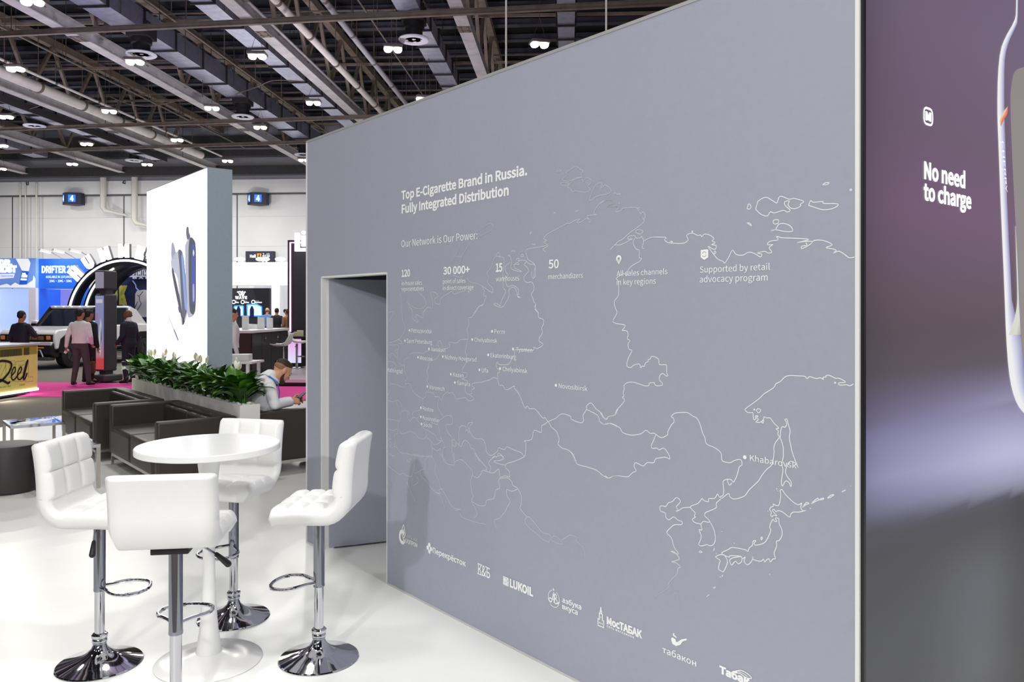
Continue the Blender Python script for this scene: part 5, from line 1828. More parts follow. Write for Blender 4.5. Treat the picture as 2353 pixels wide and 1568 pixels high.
# --- standing visitors
q = FL(184, 886)
standing('person in a white shirt and grey trousers seen from behind, watching the white truck', (q.x, q.y), 1.55, 0.965, 'tan', M_SHIRTW, M_TROUS, M_HAIRK,
         arms=[((0, .185, 1.38), (-.03, .27, 1.12), (.02, .33, .88), (0.2, .1, -1), (1, 0, 0), 0.8), ((0, -.185, 1.38), (-.02, -.25, 1.12), (.12, -.2, .95), (0.6, .2, -.6), (1, 0, 0), 0.8)],
         legs=[((0, .085, .88), (.03, .10, .49), (-.02, .14, .09), (.13, .18, .035)), ((0, -.085, .88), (.02, -.15, .49), (-.04, -.22, .09), (.10, -.26, .035))], head=((0.02, 0, 1.62), 0.05, -0.2))
mb = MB(); mb.box(-0.03, 0.03, -0.004, 0.004, -0.06, 0.06)
q2 = Vector((q.x, q.y, 0)) + Matrix.Rotation(1.55, 3, 'Z') @ Vector((.05, .345, .775)) * 0.965
o = mb.build('phone', M_WHITE, smooth=0, bevel=0.003); o.location = q2; o.rotation_euler = (0.3, 0.6, 0.4)
tag(o, 'white phone in the hand of the person in a white shirt', 'phone')
q = FL(204, 880)
standing('person in black mostly hidden behind the white shirted one, carrying a brown bag', (q.x, q.y), 1.2, 0.95, 'tan', M_SUITK, M_SUITK, M_HAIRK, jacket=True)
hb = P(212, 838, q.y - 0.05)
bag = thing('handbag', 'brown bag hanging from the hand of the half hidden person in black', 'bag', (hb.x, hb.y, hb.z - 0.2), 0.4)
mb = MB(); mb.box(-0.06, 0.06, -0.15, 0.15, 0, 0.28); mb.build('bag_body', mat('brown_bag', (96, 62, 36), 0.6), bag, bevel=0.03)
mb = MB(); mb.tube(spline([(0, -.08, .27), (0, -.06, .36), (0, .06, .36), (0, .08, .27)], 5), 0.008, 8); mb.build('handle', mat('brown_bag', (96, 62, 36)), bag)
q = FL(296, 881)
standing('person in a navy suit with thinning hair standing beside the tall kiosk sign', (q.x, q.y), math.radians(165), 0.95, 'brown', M_SUITN, M_SUITN, mat('hair_grey', (104, 84, 72), 0.7), jacket=True, bald=True, head=((0.03, 0, 1.62), 0.05, 0.15),
         arms=[((0, .185, 1.38), (-.03, .25, 1.12), (.14, .22, .95), (0.6, 0, -.8), (1, 0, 0), 0.7), ((0, -.185, 1.38), (-.02, -.25, 1.1), (.06, -.24, .86), (.1, 0, -1), (1, 0, 0), 0.5)],
         extra=[('shirt_collar', M_SHIRTW, [('extra', [((-.01, 0, 1.49), (.0, 0, 1.53), .072, .066)])])])
q = P(49, 708, 17.3)
standing('person in a dark suit with black hair standing behind the yellow counter', (q.x, q.y), 1.35, 0.94, 'tan', M_SUITN, M_SUITN, M_HAIRK, jacket=True,
         arms=[((0, .19, 1.38), (-.03, .27, 1.12), (.1, .26, .92), (.4, 0, -1), (1, 0, 0), 0.5), ((0, -.19, 1.38), (.05, -.33, 1.17), (.2, -.16, 1.2), (.5, .6, .3), (0, 0, 1), 0.7)])
# --- visitors at the white booth
q = P(614, 708, 32.5)
standing('person in a blue shirt standing with back turned before the lit shelves', (q.x, q.y), 1.6, 0.98, 'fair', mat('blue_shirt', (96, 132, 196), 0.7), M_SUITN, mat('hair_light', (120, 96, 80), 0.7), bald=True)
q = P(636, 708, 31.0)
standing('person in a black shirt standing with back turned beside the one in blue', (q.x, q.y), 1.5, 0.97, 'tan', M_SUITK, M_SUITK, M_HAIRK, sleeve=0.0)
q = P(660, 708, 30.0)
standing('person in brown half hidden behind the black tower with the pink neon', (q.x, q.y), 2.6, 0.95, 'tan', mat('brown_top', (128, 90, 62), 0.7), M_SUITK, M_HAIRB)
q = P(534, 708, 27.0)
standing('person in a pale top with a dark strap, half hidden by the lightbox side', (q.x, q.y), 0.3, 0.96, 'fair', M_SHIRTW, M_SUITK, M_HAIRB)
q = P(533, 708, 15.4)
standing('person in a white shirt and jeans with long brown hair, cut by the lightbox side', (q.x, q.y), 0.6, 0.97, 'fair', M_SHIRTW, mat('jeans', (36, 44, 70), 0.8), M_HAIRB,
         extra=[('long_hair', M_HAIRB, [('extra', [((-.09, -.06, 1.62), (-.13, -.08, 1.25), .05, .03), ((-.1, 0, 1.6), (-.14, -.02, 1.22), .05, .03)])])])
# ================================================================== the yellow counter
M_YEL = mat('yellow_panel', (246, 242, 138), 0.5, noise=0.03, scale=6)
c0 = FL(87, 903)
cr = thing('promo_counter', 'yellow counter with black script lettering and a glowing foot', 'counter', (c0.x, c0.y, 0), math.atan2(W.y, W.x))
# local x: along the hall (away), local y: to the side away from the aisle; the shown face is y = 0, running to x = -3
CH_ = H - (788 - HY) / F * c0.y
mb = MB(); mb.box(-2.6, 0, 0.0, 1.0, 0.10, CH_ - 0.04); mb.build('counter_body', M_YEL, cr, smooth=0, bevel=0.01)
mb = MB(); mb.box(-2.65, 0.03, -0.03, 1.05, CH_ - 0.04, CH_); mb.build('counter_top', mat('pale_top', (206, 214, 226), 0.25), cr, smooth=0, bevel=0.008)
mb = MB(); mb.box(-2.62, 0.0, -0.02, 0.98, 0.055, 0.10); mb.build('light_strip', mat('warm_led', (255, 250, 240), 0.4, emit=(255, 250, 240), power=3.0), cr, smooth=0)
mb = MB(); mb.box(-2.5, -0.1, 0.1, 0.9, 0.0, 0.055); mb.build('plinth', M_BLACK, cr, smooth=0)
CFc = Face(Vector((0, 0, 0)), Vector((1, 0, 0)), Vector((0, -1, 0)))
wf = Face(c0, W, Q)                               # the same face in the place, to read where marks stand
def cpt(px, py):
    return wf.px(px, py)
mb = MB()
for k in range(26):                               # printed row of dark devices
    s = -1.06 + k * 0.031
    if k in (19, 20):
        continue
    CFc.poly(mb, [(s, CH_ - 0.225), (s + .022, CH_ - 0.225), (s + .022, CH_ - 0.09 + (0.02 if k > 20 else 0)), (s, CH_ - 0.09)], 0.004)
mb.build('device_row', M_BLACK, cr, smooth=0)
mb = MB(); CFc.poly(mb, [(-1.2, CH_ - .22), (-.03, CH_ - .22), (-.03, CH_ - .05), (-1.2, CH_ - .05)], 0.0025); mb.build('green_band', mat('olive_print', (176, 168, 60), 0.5), cr, smooth=0)
CR = crop(0, 780, 7.127)
def script(pts, w):
    mb_pts = [cpt(*CR(*p)) for p in pts]
    CFc.line(mbS, spline(mb_pts, 5), w, 0.006)
mbS = MB()
script([(-40, 380), (20, 355), (110, 360), (170, 385), (185, 430), (150, 530), (80, 620), (20, 680), (-20, 690), (10, 665), (70, 690), (130, 720), (160, 690)], 0.045)
script([(185, 600), (235, 540), (250, 480), (225, 460), (190, 540), (185, 630), (210, 665), (250, 640), (285, 590)], 0.030)
script([(280, 590), (330, 540), (352, 480), (330, 455), (290, 540), (285, 630), (310, 660), (350, 640), (385, 580)], 0.030)
script([(380, 640), (430, 450), (452, 340), (420, 420), (385, 560), (380, 640), (395, 655), (425, 600), (440, 550)], 0.036)
mbS.build('script_lettering', M_BLACK, cr, smooth=0)
mbS = MB()
for ch, x0, x1 in (('Z', -60, 90), ('E', 95, 240), ('E', 255, 390), ('L', 415, 540)):
    a, b = cpt(*CR(x0, 700)), cpt(*CR(x1, 690)); zt = cpt(*CR(x0, 365))[1]
    g = {'Z': [(0, 1), (1, 1), (1, .75), (.4, .2), (1, .2), (1, 0), (0, 0), (0, .25), (.6, .8), (0, .8)], 'E': [(0, 0), (0, 1), (1, 1), (1, .8), (.35, .8), (.35, .6), (.85, .6), (.85, .42), (.35, .42), (.35, .2), (1, .2), (1, 0)],
         'L': [(0, 0), (0, 1), (.4, 1), (.4, .22), (1, .22), (1, 0)]}[ch]
    CFc.line(mbS, [(a[0] + (b[0] - a[0]) * u, a[1] + (zt - a[1]) * v) for u, v in g], 0.006, 0.003, closed=True)
for s, x0, x1, yb, yt in (('NICOTINE', 2, 170, 800, 775), ('CHEE', 318, 402, 762, 738)):
    a = cpt(*CR(x0, yb)); b = cpt(*CR(x1, yb)); t = cpt(*CR(x0, yt))
    CFc.text(mbS, s, a[0], b[0], a[1], t[1], 0.01, 0.004, space=1.3)
mbS.build('outline_lettering', mat('olive_line', (86, 80, 30), 0.5), cr, smooth=0)
lp = c0 - W * 1.2 + Q * 0.25
area_lamp('counter_glow', (lp.x, lp.y, 0.16), (lp.x + Q.x * 0.5, lp.y + Q.y * 0.5, 0), 0.5, 5, (1, 0.9, 0.72))

# ================================================================== kiosk sign
kb = P(244, 876, F * 1.7 / (876 - HY))
ks = thing('kiosk_sign', 'tall dark two-lobed kiosk sign with a printed face on a dark foot', 'sign', (kb.x, kb.y, 0), math.radians(72))
M_KIOSK = mat('kiosk_dark', (72, 72, 76), 0.55)
kz = lambda y: H - (y - HY) / F * kb.y
mb = MB(); mb.box(-0.28, 0.28, -0.24, 0.24, 0, 0.17); mb.build('foot', M_KIOSK, ks, bevel=0.05, seg=3)
mb = MB(); mb.box(-0.10, 0.10, -0.10, 0.10, 0.17, kz(618) - 0.3); mb.build('post', M_KIOSK, ks)
def lobe(z0, z1, m_):
    mb = MB(); mb.box(-0.19, 0.19, -0.15, 0.15, z0, z1); return mb.build('lobe', M_KIOSK, ks, bevel=0.045, seg=4)
l1 = lobe(kz(853), kz(676), 0); l2 = lobe(kz(666), kz(622), 0)
KF = Face(Vector((-0.155, -0.155, 0)), Vector((1, 0, 0)), Vector((0, -1, 0)))
def kpan(z0, z1, cols, parent):
    mb = MB(); vs, ik2 = [], []
    n = len(cols) - 1
    for i, c in enumerate(cols):
        z = z0 + (z1 - z0) * i / n
        for s in (0.0, 0.31):
            vs.append(KF.at(s, z, 0.0)); ik2.append(lin(c))
    mb.add(vs, [(2 * i, 2 * i + 1, 2 * i + 3, 2 * i + 2) for i in range(n)], ik2)
    return mb.build('printed_face', print_mat('kiosk_print', 0.6, 0.4), parent, smooth=0)
# printed faces on both broad sides that look at the aisle
KF = Face(Vector((-0.192, 0.125, 0)), Vector((0, -1, 0)), Vector((-1, 0, 0)))
def kq(z0, z1, pts, c, off):
    mb = MB(); KF.poly(mb, [(u * 0.25, z0 + (z1 - z0) * v) for u, v in pts], off, lin(c)); mb.build('print', print_mat('kiosk_print', 0.6, 0.4), l1, smooth=0)
mb = MB(); vs, ik2 = [], []
z0_, z1_ = kz(848), kz(680)
for t, c in ((0, (226, 80, 84)), (.14, (226, 84, 90)), (.18, (206, 140, 160)), (.5, (150, 156, 214)), (1, (168, 168, 218))):
    for s in (0.0, 0.25):
        vs.append(KF.at(s, z0_ + (z1_ - z0_) * t, 0.002)); ik2.append(lin(c))
mb.add(vs, [(2 * i, 2 * i + 1, 2 * i + 3, 2 * i + 2) for i in range(4)], ik2); mb.build('printed_face', print_mat('kiosk_print', 0.6, 0.4), l1, smooth=0)
kq(z0_, z1_, [(.35, .3), (.6, .18), (.8, .4), (.75, .62), (.62, .7), (.5, .6)], (226, 218, 216), 0.004)
kq(z0_, z1_, [(.62, .25), (.78, .42), (.72, .6), (.66, .5)], (88, 92, 130), 0.005)
kq(z0_, z1_, [(.1, .9), (.85, .9), (.85, .95), (.1, .95)], (232, 228, 236), 0.004)
kq(z0_, z1_, [(.1, .68), (.3, .68), (.3, .76), (.1, .76)], (222, 120, 150), 0.004)
mb = MB(); KF.poly(mb, [(0, kz(663)), (.25, kz(663)), (.25, kz(626)), (0, kz(626))], 0.002); mb.build('printed_face', mat('kiosk_head', (150, 152, 166), 0.4, emit=(150, 152, 170), power=0.5), l2, smooth=0)

# ================================================================== white off-road truck
M_CARW = mat('truck_white', (236, 236, 240), 0.22, coat=0.6)
M_CARK = mat('truck_black', (18, 18, 20), 0.35)
M_CARG = mat('truck_glass', (20, 28, 40), 0.04, spec=1.0)
M_TYRE = mat('truck_tyre', (30, 30, 32), 0.8)
M_AMBER = mat('amber_light', (190, 120, 66), 0.3, emit=(240, 150, 60), power=0.15)
M_LAMPW = mat('lit_bar', (255, 250, 240), 0.3, emit=(255, 250, 240), power=1.2)
tc = FL(152, 845)
al = math.radians(11)
# local: x from the far front corner towards the near one, y away from the front to the tail, near front corner at x = 2.2
S_ = 0.87
ex = Vector((math.cos(al), -math.sin(al), 0)); ey = Vector((math.sin(al), math.cos(al), 0))
org = tc - ex * 2.1 * S_ - ey * 0.55 * S_
car = thing('pickup_truck', 'white off-road pickup truck with a black front, parked before the arched booth', 'truck', (org.x, org.y, 0), -al)
car.scale = (S_, S_, S_)
w0, w1 = 0.06, 2.14
mb = MB(); mb.prism([(0.05, 0.62), (0.0, 0.95), (0.02, 1.14), (0.14, 1.24), (1.45, 1.33), (1.5, 0.62)], w0, w1, 'x'); mb.build('hood', M_CARW, car, smooth=0.5, bevel=0.05, seg=3)
mb = MB(); mb.prism([(1.4, 0.62), (1.4, 1.33), (4.1, 1.36), (5.45, 1.36), (5.5, 0.7), (1.5, 0.5)], w0, w1, 'x'); mb.build('body_side', M_CARW, car, smooth=0.5, bevel=0.04, seg=3)
mb = MB(); mb.prism([(1.42, 1.32), (2.05, 1.93), (3.75, 1.97), (4.15, 1.34)], 0.2, 2.0, 'x'); mb.build('cabin_glass', M_CARG, car, smooth=0.4, bevel=0.04)
mb = MB(); mb.box(0.22, 1.98, 2.0, 3.85, 1.93, 2.03); mb.build('roof', M_CARW, car, bevel=0.04)
for x in (1.86, 0.12):
    mb = MB(); mb.prism([(3.55, 1.34), (3.75, 1.99), (4.1, 1.9), (4.7, 1.36)], x, x + 0.22, 'x'); mb.build('rear_pillar', M_CARW, car, smooth=0.4, bevel=0.02)
for x in (0.23, 1.97):
    mb = MB(); mb.bar((x, 1.43, 1.33), (x, 2.05, 1.96), 0.09, 0.09); mb.build('windscreen_pillar', M_CARK, car)
mb = MB(); mb.bar((1.2, 1.45, 1.335), (0.5, 1.62, 1.49), 0.03, 0.02); mb.build('wiper', M_CARK, car)
mb = MB(); mb.box(0.12, 2.08, -0.03, 0.06, 0.86, 1.10); gr = mb.build('grille', M_CARK, car, bevel=0.02)
for i in range(6):
    mb = MB(); mb.box(0.42 + i * 0.23, 0.62 + i * 0.23, -0.042, -0.028, 0.93, 1.05); mb.build('lit_segment', mat('grille_bronze', (120, 84, 62), 0.3, emit=(200, 140, 90), power=0.05), gr, smooth=0)
for x in (0.16, 1.86):
    mb = MB(); mb.box(x, x + 0.16, -0.045, 0.05, 0.93, 1.06); mb.build('headlight', M_AMBER, car, bevel=0.02)
mb = MB(); mb.prism([(-0.1, 0.45), (-0.12, 0.72), (0.0, 0.84), (0.4, 0.84), (0.5, 0.36), (0.1, 0.34)], 0.1, 2.1, 'x'); bp = mb.build('bumper', M_CARK, car, smooth=0.4, bevel=0.04)
mb = MB(); mb.box(0.12, 2.08, -0.09, 0.05, 0.74, 0.86); mb.build('bumper_strip', M_CARW, car, bevel=0.02)
for x in (0.42, 1.58):
    mb = MB(); mb.tube([(x - .2, -.13, .38), (x - .16, -.14, .60), (x + .16, -.14, .60), (x + .26, -.13, .38)], 0.03, 8); mb.build('tow_frame', mat('silver_trim', (180, 180, 184), 0.3, 0.8), bp)
mb = MB(); mb.box(1.55, 1.85, -0.14, -0.1, 0.66, 0.70); mb.build('indicator', M_AMBER, car)
mb = MB(); mb.box(0.2, 2.0, -0.08, 0.2, 0.26, 0.38); mb.build('skid_plate', mat('skid_grey', (88, 88, 92), 0.4), car, bevel=0.03)
mb = MB()
for i in range(5):
    mb.ball((0.45 + i * 0.32, 2.02, 2.0), (0.05, 0.03, 0.025), 8, 6)
mb.build('roof_marker', M_LAMPW, car)
for x, s in ((-0.08, -1), (2.28, 1)):
    mb = MB(); mb.box(x - 0.12, x + 0.12, 1.62, 1.75, 1.30, 1.52); mr = mb.build('mirror', M_CARW, car, bevel=0.04)
    mb = MB(); mb.box(x - 0.1, x + 0.1, 1.6, 1.62, 1.33, 1.42); mb.build('mirror_trim', M_CARK, mr)
for x in (w0 - 0.02, w1 - 0.1):
    for y in (0.75, 4.5):
        mb = MB(); mb.prism([(y - .62, .5), (y - .5, .95), (y - .3, 1.08), (y + .3, 1.08), (y + .5, .95), (y + .62, .5), (y + .45, .5), (y + .3, .86), (y - .3, .86), (y - .45, .5)], x - 0.02, x + 0.14, 'x'); mb.build('wheel_arch', M_CARK, car, smooth=0)
for x in (0.18, 2.02):
    for y in (0.75, 4.5):
        mb = MB()
        mb.tube([(x - 0.16, y, 0.45), (x - 0.13, y, 0.45), (x + 0.13, y, 0.45), (x + 0.16, y, 0.45)], [0.36, 0.45, 0.45, 0.36], 32); wh = mb.build('wheel', M_TYRE, car)
        mb = MB(); mb.tube([(x - 0.17, y, 0.45), (x + 0.17, y, 0.45)], 0.26, 24)
        for k in range(6):
            a = k * math.pi / 3
            mb.bar((x + 0.175, y, 0.45), (x + 0.175, y + 0.26 * math.cos(a), 0.45 + 0.26 * math.sin(a)), 0.05, 0.03, (1, 0, 0))
        mb.build('rim', mat('rim_dark', (84, 84, 88), 0.35, 0.7), wh)
for x in (w1,):
    mb = MB(); mb.box(x - 0.02, x + 0.02, 1.5, 3.6, 0.62, 0.68); mb.box(x - 0.0, x + 0.03, 2.5, 2.56, 0.7, 1.32); mb.build('door_trim', M_CARK, car)
    mb = MB(); mb.box(x, x + 0.03, 2.25, 2.45, 1.12, 1.16); mb.build('door_handle', M_CARK, car)
mb = MB(); mb.box(0.25, 1.95, 0.3, 5.3, 0.42, 0.64); mb.build('chassis', M_CARK, car)
mb = MB(); mb.box(2.05, 2.25, 1.3, 3.8, 0.4, 0.46); mb.build('side_step', M_CARK, car, bevel=0.01)

# ================================================================== arched black booth
AY = 28.3
ac = P(287, 733, AY)
ar = thing('arch_booth', 'black arched booth with glowing rings and big white letters over the arch', 'exhibition booth', (ac.x, AY, 0), ANG_Q)
zc = ac.z
R0 = 138 / F * AY
M_ARCH = mat('arch_black', (16, 16, 26), 0.35)
M_RING = mat('arch_light', (255, 255, 255), 0.3, emit=(245, 248, 255), power=2.2)
def arch_pts(r, y, n=40, a0=0, a1=math.pi):
    return [(r * math.cos(a0 + (a1 - a0) * k / n), y, zc + r * math.sin(a0 + (a1 - a0) * k / n)) for k in range(n + 1)]
for i, (r_, y) in enumerate(((R0, 0.0), (R0, 0.95), (R0, 1.9))):
    mb = MB()
    ro, ri = r_ + 0.06, r_ * 0.915
    out, inn = arch_pts(ro, 0), arch_pts(ri, 0)
    out = [(ro, 0, 0)] + out + [(-ro, 0, 0)]; inn = [(ri, 0, 0)] + inn + [(-ri, 0, 0)]
    n = len(out)
    vs = [(p[0], y, p[2]) for p in out] + [(p[0], y, p[2]) for p in inn] + [(p[0], y + 0.38, p[2]) for p in out] + [(p[0], y + 0.38, p[2]) for p in inn]
    fs = []
    for k in range(n - 1):
        fs += [(k, k + 1, n + k + 1, n + k), (2 * n + k, 3 * n + k, 3 * n + k + 1, 2 * n + k + 1), (k, 2 * n + k, 2 * n + k + 1, k + 1), (n + k, n + k + 1, 3 * n + k + 1, 3 * n + k)]
    mb.add(vs, fs); rg = mb.build('arch', M_ARCH, ar, smooth=0.5)
    mb = MB(); mb.tube(([(r_ - 0.06, y - 0.02, 0.3)] if i == 0 else []) + arch_pts(r_ - 0.06, y - 0.02, 40, 0 if i == 0 else (2.05, 2.4)[i - 1]) + [(-(r_ - 0.06), y - 0.02, 0.3)], 0.038, 8)
    mb.build('light_ring', M_RING, rg)
mb = MB(); mb.prism([(-R0, 0)] + [(R0 * math.cos(math.pi - math.pi * k / 24), zc + R0 * math.sin(math.pi * k / 24)) for k in range(25)] + [(R0, 0)], 2.62, 2.7, 'y'); mb.build('back_wall', mat('navy_print', (40, 44, 84), 0.5, noise=0.25, scale=0.8), ar, smooth=0)
AF = Face(Vector((0, 2.61, 0)), Vector((1, 0, 0)), Vector((0, -1, 0)))
AWF = Face(Vector((ac.x, AY, 0)) + W * 2.61, Q, -W)
def apx(px, py):
    return AWF.px(px, py)
mb = MB()
for ch, x0, x1 in (('O', 248, 271), ('K', 274, 293)):
    a, b = apx(x0, 694), apx(x1, 694); t = apx(x0, 663)
    AF.text(mb, ch, a[0], b[0], a[1], t[1], 0.07, 0.01)
mb.build('yellow_lettering', mat('yellow_print', (206, 198, 80), 0.5), ar, smooth=0)
mb = MB()
for i, ch in enumerate('HUMMER'):
    x0 = 287 + i * 14
    a, b, t = apx(x0, 633), apx(x0 + 11, 633), apx(x0, 622)
    AF.line(mb, [(a[0] - .04, a[1] - .02), (b[0] + .04, a[1] - .02), (b[0] + .04, t[1] + .02), (a[0] - .04, t[1] + .02)], 0.03, 0.01, closed=True)
    AF.text(mb, ch, a[0] + .03, b[0] - .03, a[1] + .02, t[1] - .02, 0.03, 0.012)
a, b = apx(286, 636), apx(370, 636)
AF.line(mb, [(a[0], a[1]), (b[0], b[1])], 0.03, 0.01)
AF.text(mb, 'B A R', apx(305, 641)[0], apx(345, 641)[0], apx(305, 641)[1], apx(305, 637)[1], 0.02, 0.01)
mb.build('plate_lettering', mat('pale_lettering', (210, 210, 226), 0.5, emit=(210, 210, 226), power=0.3), ar, smooth=0)
mb = MB(); AF.poly(mb, [apx(*p) for p in ((310, 729), (311, 676), (315, 668), (332, 666), (346, 668), (346, 729))], 0.012); pd = mb.build('device_print', mat('print_pale', (206, 204, 212), 0.5), ar, smooth=0)
mb = MB()
for ln in ([(313, 716), (310, 708), (317, 693)], [(316, 678), (321, 682), (321, 690), (325, 698), (314, 716)], [(321, 680), (329, 670)]):
    AF.line(mb, [apx(*p) for p in ln], 0.025, 0.016)
mb.build('crack_lines', M_NAVY, pd, smooth=0)
mb = MB()
for ln in ([(305, 645), (312, 655), (313, 662), (319, 668)], [(278, 695), (286, 703), (300, 705), (310, 712)]):
    AF.line(mb, [apx(*p) for p in ln], 0.05, 0.008)
mb.build('lightning_print', mat('pale_blue_print', (150, 170, 226), 0.5, emit=(150, 170, 226), power=0.2), ar, smooth=0)
# the standing letters over the arch
rl = R0 + 0.10
for ch, ang in zip('HUMMERB', (138, 123.5, 107.5, 90.5, 76, 62.5, 48)):
    vs, fs = text_mesh(ch, 0.06)
    x0, x1 = min(v[0] for v in vs), max(v[0] for v in vs); chh = cap_height()
    k = 0.36 / chh
    a = math.radians(ang)
    mb = MB()
    n = len(vs)
    def pos(v, y):
        u, t = (v[0] - (x0 + x1) / 2) * k * 0.95, v[1] * k
        return ((rl + t) * math.cos(a) + u * math.sin(a), y, zc + (rl + t) * math.sin(a) - u * math.cos(a))
    mb.add([pos(v, -0.02) for v in vs], fs)
    xs = [pos(v, 0)[0] for v in vs]
    lt = mb.build('letter', mat('letter_lit', (255, 255, 255), 0.4, emit=(255, 255, 255), power=1.1), ar, smooth=0)
    lt.data.materials.append(mat('letter_side', (112, 112, 120), 0.5))
    sm_ = lt.modifiers.new('depth', 'SOLIDIFY'); sm_.thickness = 0.14; sm_.offset = 0; sm_.material_offset_rim = 1
    lt.location = (0, 0.05, 0)

# ================================================================== the two blue booths
def panel_wall(name, label, px0, px1, ytop, Y, print_cols, below, post_m, hb=655):
    A = P(px0, 708, Y)
    r = thing(name, label, 'exhibition booth', (A.x, A.y, 0), ANG_Q)
    fw = Face(Vector((A.x, A.y, 0)), Q, -W)
    L = fw.px(px1, 700)[0]
    zt, zh = fw.px(px0, ytop)[1], fw.px(px0, hb)[1]
    mb = MB(); mb.box(0, L, 0.0, 0.3, zh, zt); hd = mb.build('header', print_cols, r, smooth=0)
    mb = MB(); mb.box(0, L, 1.2, 1.3, 0, zh); mb.build('lit_wall', below, r, smooth=0)
    mb = MB(); mb.box(L - 0.28, L, 0.0, 1.2, 0, zh); mb.build('side_post', post_m, r, smooth=0)
    mb = MB(); mb.box(0, 0.14, 0.0, 1.2, 0, zh); mb.build('side_post', post_m, r, smooth=0)
    return r, fw, Face(Vector((0, 0, 0)), Vector((1, 0, 0)), Vector((0, -1, 0))), L, zt, zh

M_FROST = mat('frost_print', (120, 160, 240), 0.45, emit=(120, 160, 240), power=0.30, noise=0.25, scale=0.9)
M_FROSTW = mat('frost_white', (246, 248, 255), 0.5, emit=(246, 248, 255), power=0.5)
M_PALEL = mat('pale_lit_wall', (190, 208, 244), 0.5, emit=(176, 200, 250), power=0.55, noise=0.06, scale=0.4)
M_LAV = mat('lavender_wall', (170, 164, 220), 0.5, emit=(166, 164, 226), power=0.35)
M_BLUEP = mat('strong_blue_print', (40, 104, 220), 0.45, emit=(40, 104, 224), power=0.35)
r, fw, lf_, L, zt, zh = panel_wall('snowy_booth', 'pale blue booth wall with a snowy header and glowing panel', -60, 82, 594, 30.0, M_FROST, M_PALEL, mat('pale_post', (222, 220, 230), 0.5, emit=(222, 220, 230), power=0.25), 662)
CA = crop(0, 560, 9.8)
def fpx(x, y):
    return fw.px(*CA(x, y))
mb = MB()
for s, x0, x1, yb, yt in (('DR.', -25, 285, 490, 372), ('FROST', -150, 385, 640, 512)):
    a, b, t = fpx(x0, yb), fpx(x1, yb), fpx(x0, yt)
    lf_.text(mb, s, a[0], b[0], a[1], t[1], 0.05, 0.012)
mb.build('lettering', M_WHITELIT, r, smooth=0)
mb = MB(); lf_.poly(mb, [fpx(*p) for p in ((-250, 690), (335, 678), (310, 770), (-250, 815))], 0.010); bn = mb.build('banner_print', M_FROSTW, r, smooth=0)
mb = MB()
a, b, t = fpx(-200, 745), fpx(295, 745), fpx(-200, 718)
lf_.text(mb, 'ARCTIC EDITION', a[0], b[0], a[1], t[1], 0.02, 0.016); mb.build('banner_lettering', M_FROST, bn, smooth=0)
mb = MB(); lf_.poly(mb, [fpx(*p) for p in ((-300, 990), (-300, 900), (0, 945), (160, 905), (240, 950), (340, 880), (440, 930), (590, 925), (740, 825), (755, 715), (800, 790), (800, 995))], 0.006); mb.build('snow_print', M_FROSTW, r, smooth=0)
mb = MB(); lf_.poly(mb, [fpx(*p) for p in ((435, 925), (500, 620), (650, 630), (615, 915))], 0.012); can = mb.build('drink_print', M_BLUEP, r, smooth=0)
mb = MB()
for s, x0, x1, yb, yt in (('DR.', 505, 600, 705, 665), ('FROST', 490, 630, 760, 718)):
    a, b, t = fpx(x0, yb), fpx(x1, yb), fpx(x0, yt)
    lf_.text(mb, s, a[0], b[0], a[1], t[1], 0.05, 0.018)
lf_.poly(mb, [fpx(*p) for p in ((478, 785), (615, 790), (608, 830), (472, 825))], 0.018)
mb.build('drink_lettering', M_WHITELIT, can, smooth=0)
mb = MB(); lf_.poly(mb, [fpx(*p) for p in ((500, 610), (360, 340), (640, 340), (690, 440), (650, 620))], 0.009); mb.build('cloud_print', M_FROSTW, r, smooth=0)

r, fw, lf_, L, zt, zh = panel_wall('blue_booth', 'strong blue booth wall with white block lettering, beside the arch', 84.2, 194, 595, 30.0, M_BLUEP, M_LAV, M_BLUEP, 664)
mb = MB()
for s, x0, x1, yb, yt, bo in (('DRIFTER 25K', 942, 1765, 655, 512, 0.025), ('AVAILABLE IN 10 FLAVOURS', 1035, 1690, 778, 725, 0.0), ('20MG · 30MG · 50MG', 1115, 1615, 870, 818, 0.0)):
    a, b, t = fw.px(*CA(x0, yb)), fw.px(*CA(x1, yb)), fw.px(*CA(x0, yt))
    lf_.text(mb, s, a[0], b[0], a[1], t[1], bo, 0.012)
mb.build('lettering', M_WHITELIT, r, smooth=0)
M_LAMPARM = mat('lamp_arm', (190, 190, 186), 0.4)
first = None
for i, px in enumerate((122, 152, 190)):
    s, _ = fw.px(px, 600)
    p = fw.p0 + Q * s
    lab = ['white arm spotlight on the blue header nearest its snowy neighbour', 'white arm spotlight in the middle of the blue header', 'white arm spotlight over the blue header beside the arch letters'][i]
    if first is None:
        fl_ = first = thing('arm_spotlight', lab, 'spotlight', (p.x, p.y, zt), ANG_Q, 'arm spotlights on the blue booth')
        mb = MB(); mb.tube([(0.35, 0.1, 0), (0.12, -0.35, 0.26)], 0.025, 8); mb.build('arm', M_LAMPARM, fl_)
        mb = MB(); mb.bar((0.12, -0.32, 0.22), (-0.12, -0.6, 0.30), 0.22, 0.07); hdm = mb.build('lamp_head', M_WHITE, fl_)
        mb = MB(); mb.bar((0.1, -0.32, 0.18), (-0.1, -0.58, 0.255), 0.18, 0.02); mb.build('lens', M_LAMPW, hdm)
    else:
        dup(first, (p.x, p.y, zt), ANG_Q, lab)
    lp = p - W * 0.7
    area_lamp('arm_spot_light', (lp.x, lp.y, zt + 0.2), (p.x, p.y, zt - 0.7), 0.15, 3, (1, 1, 1), 120)

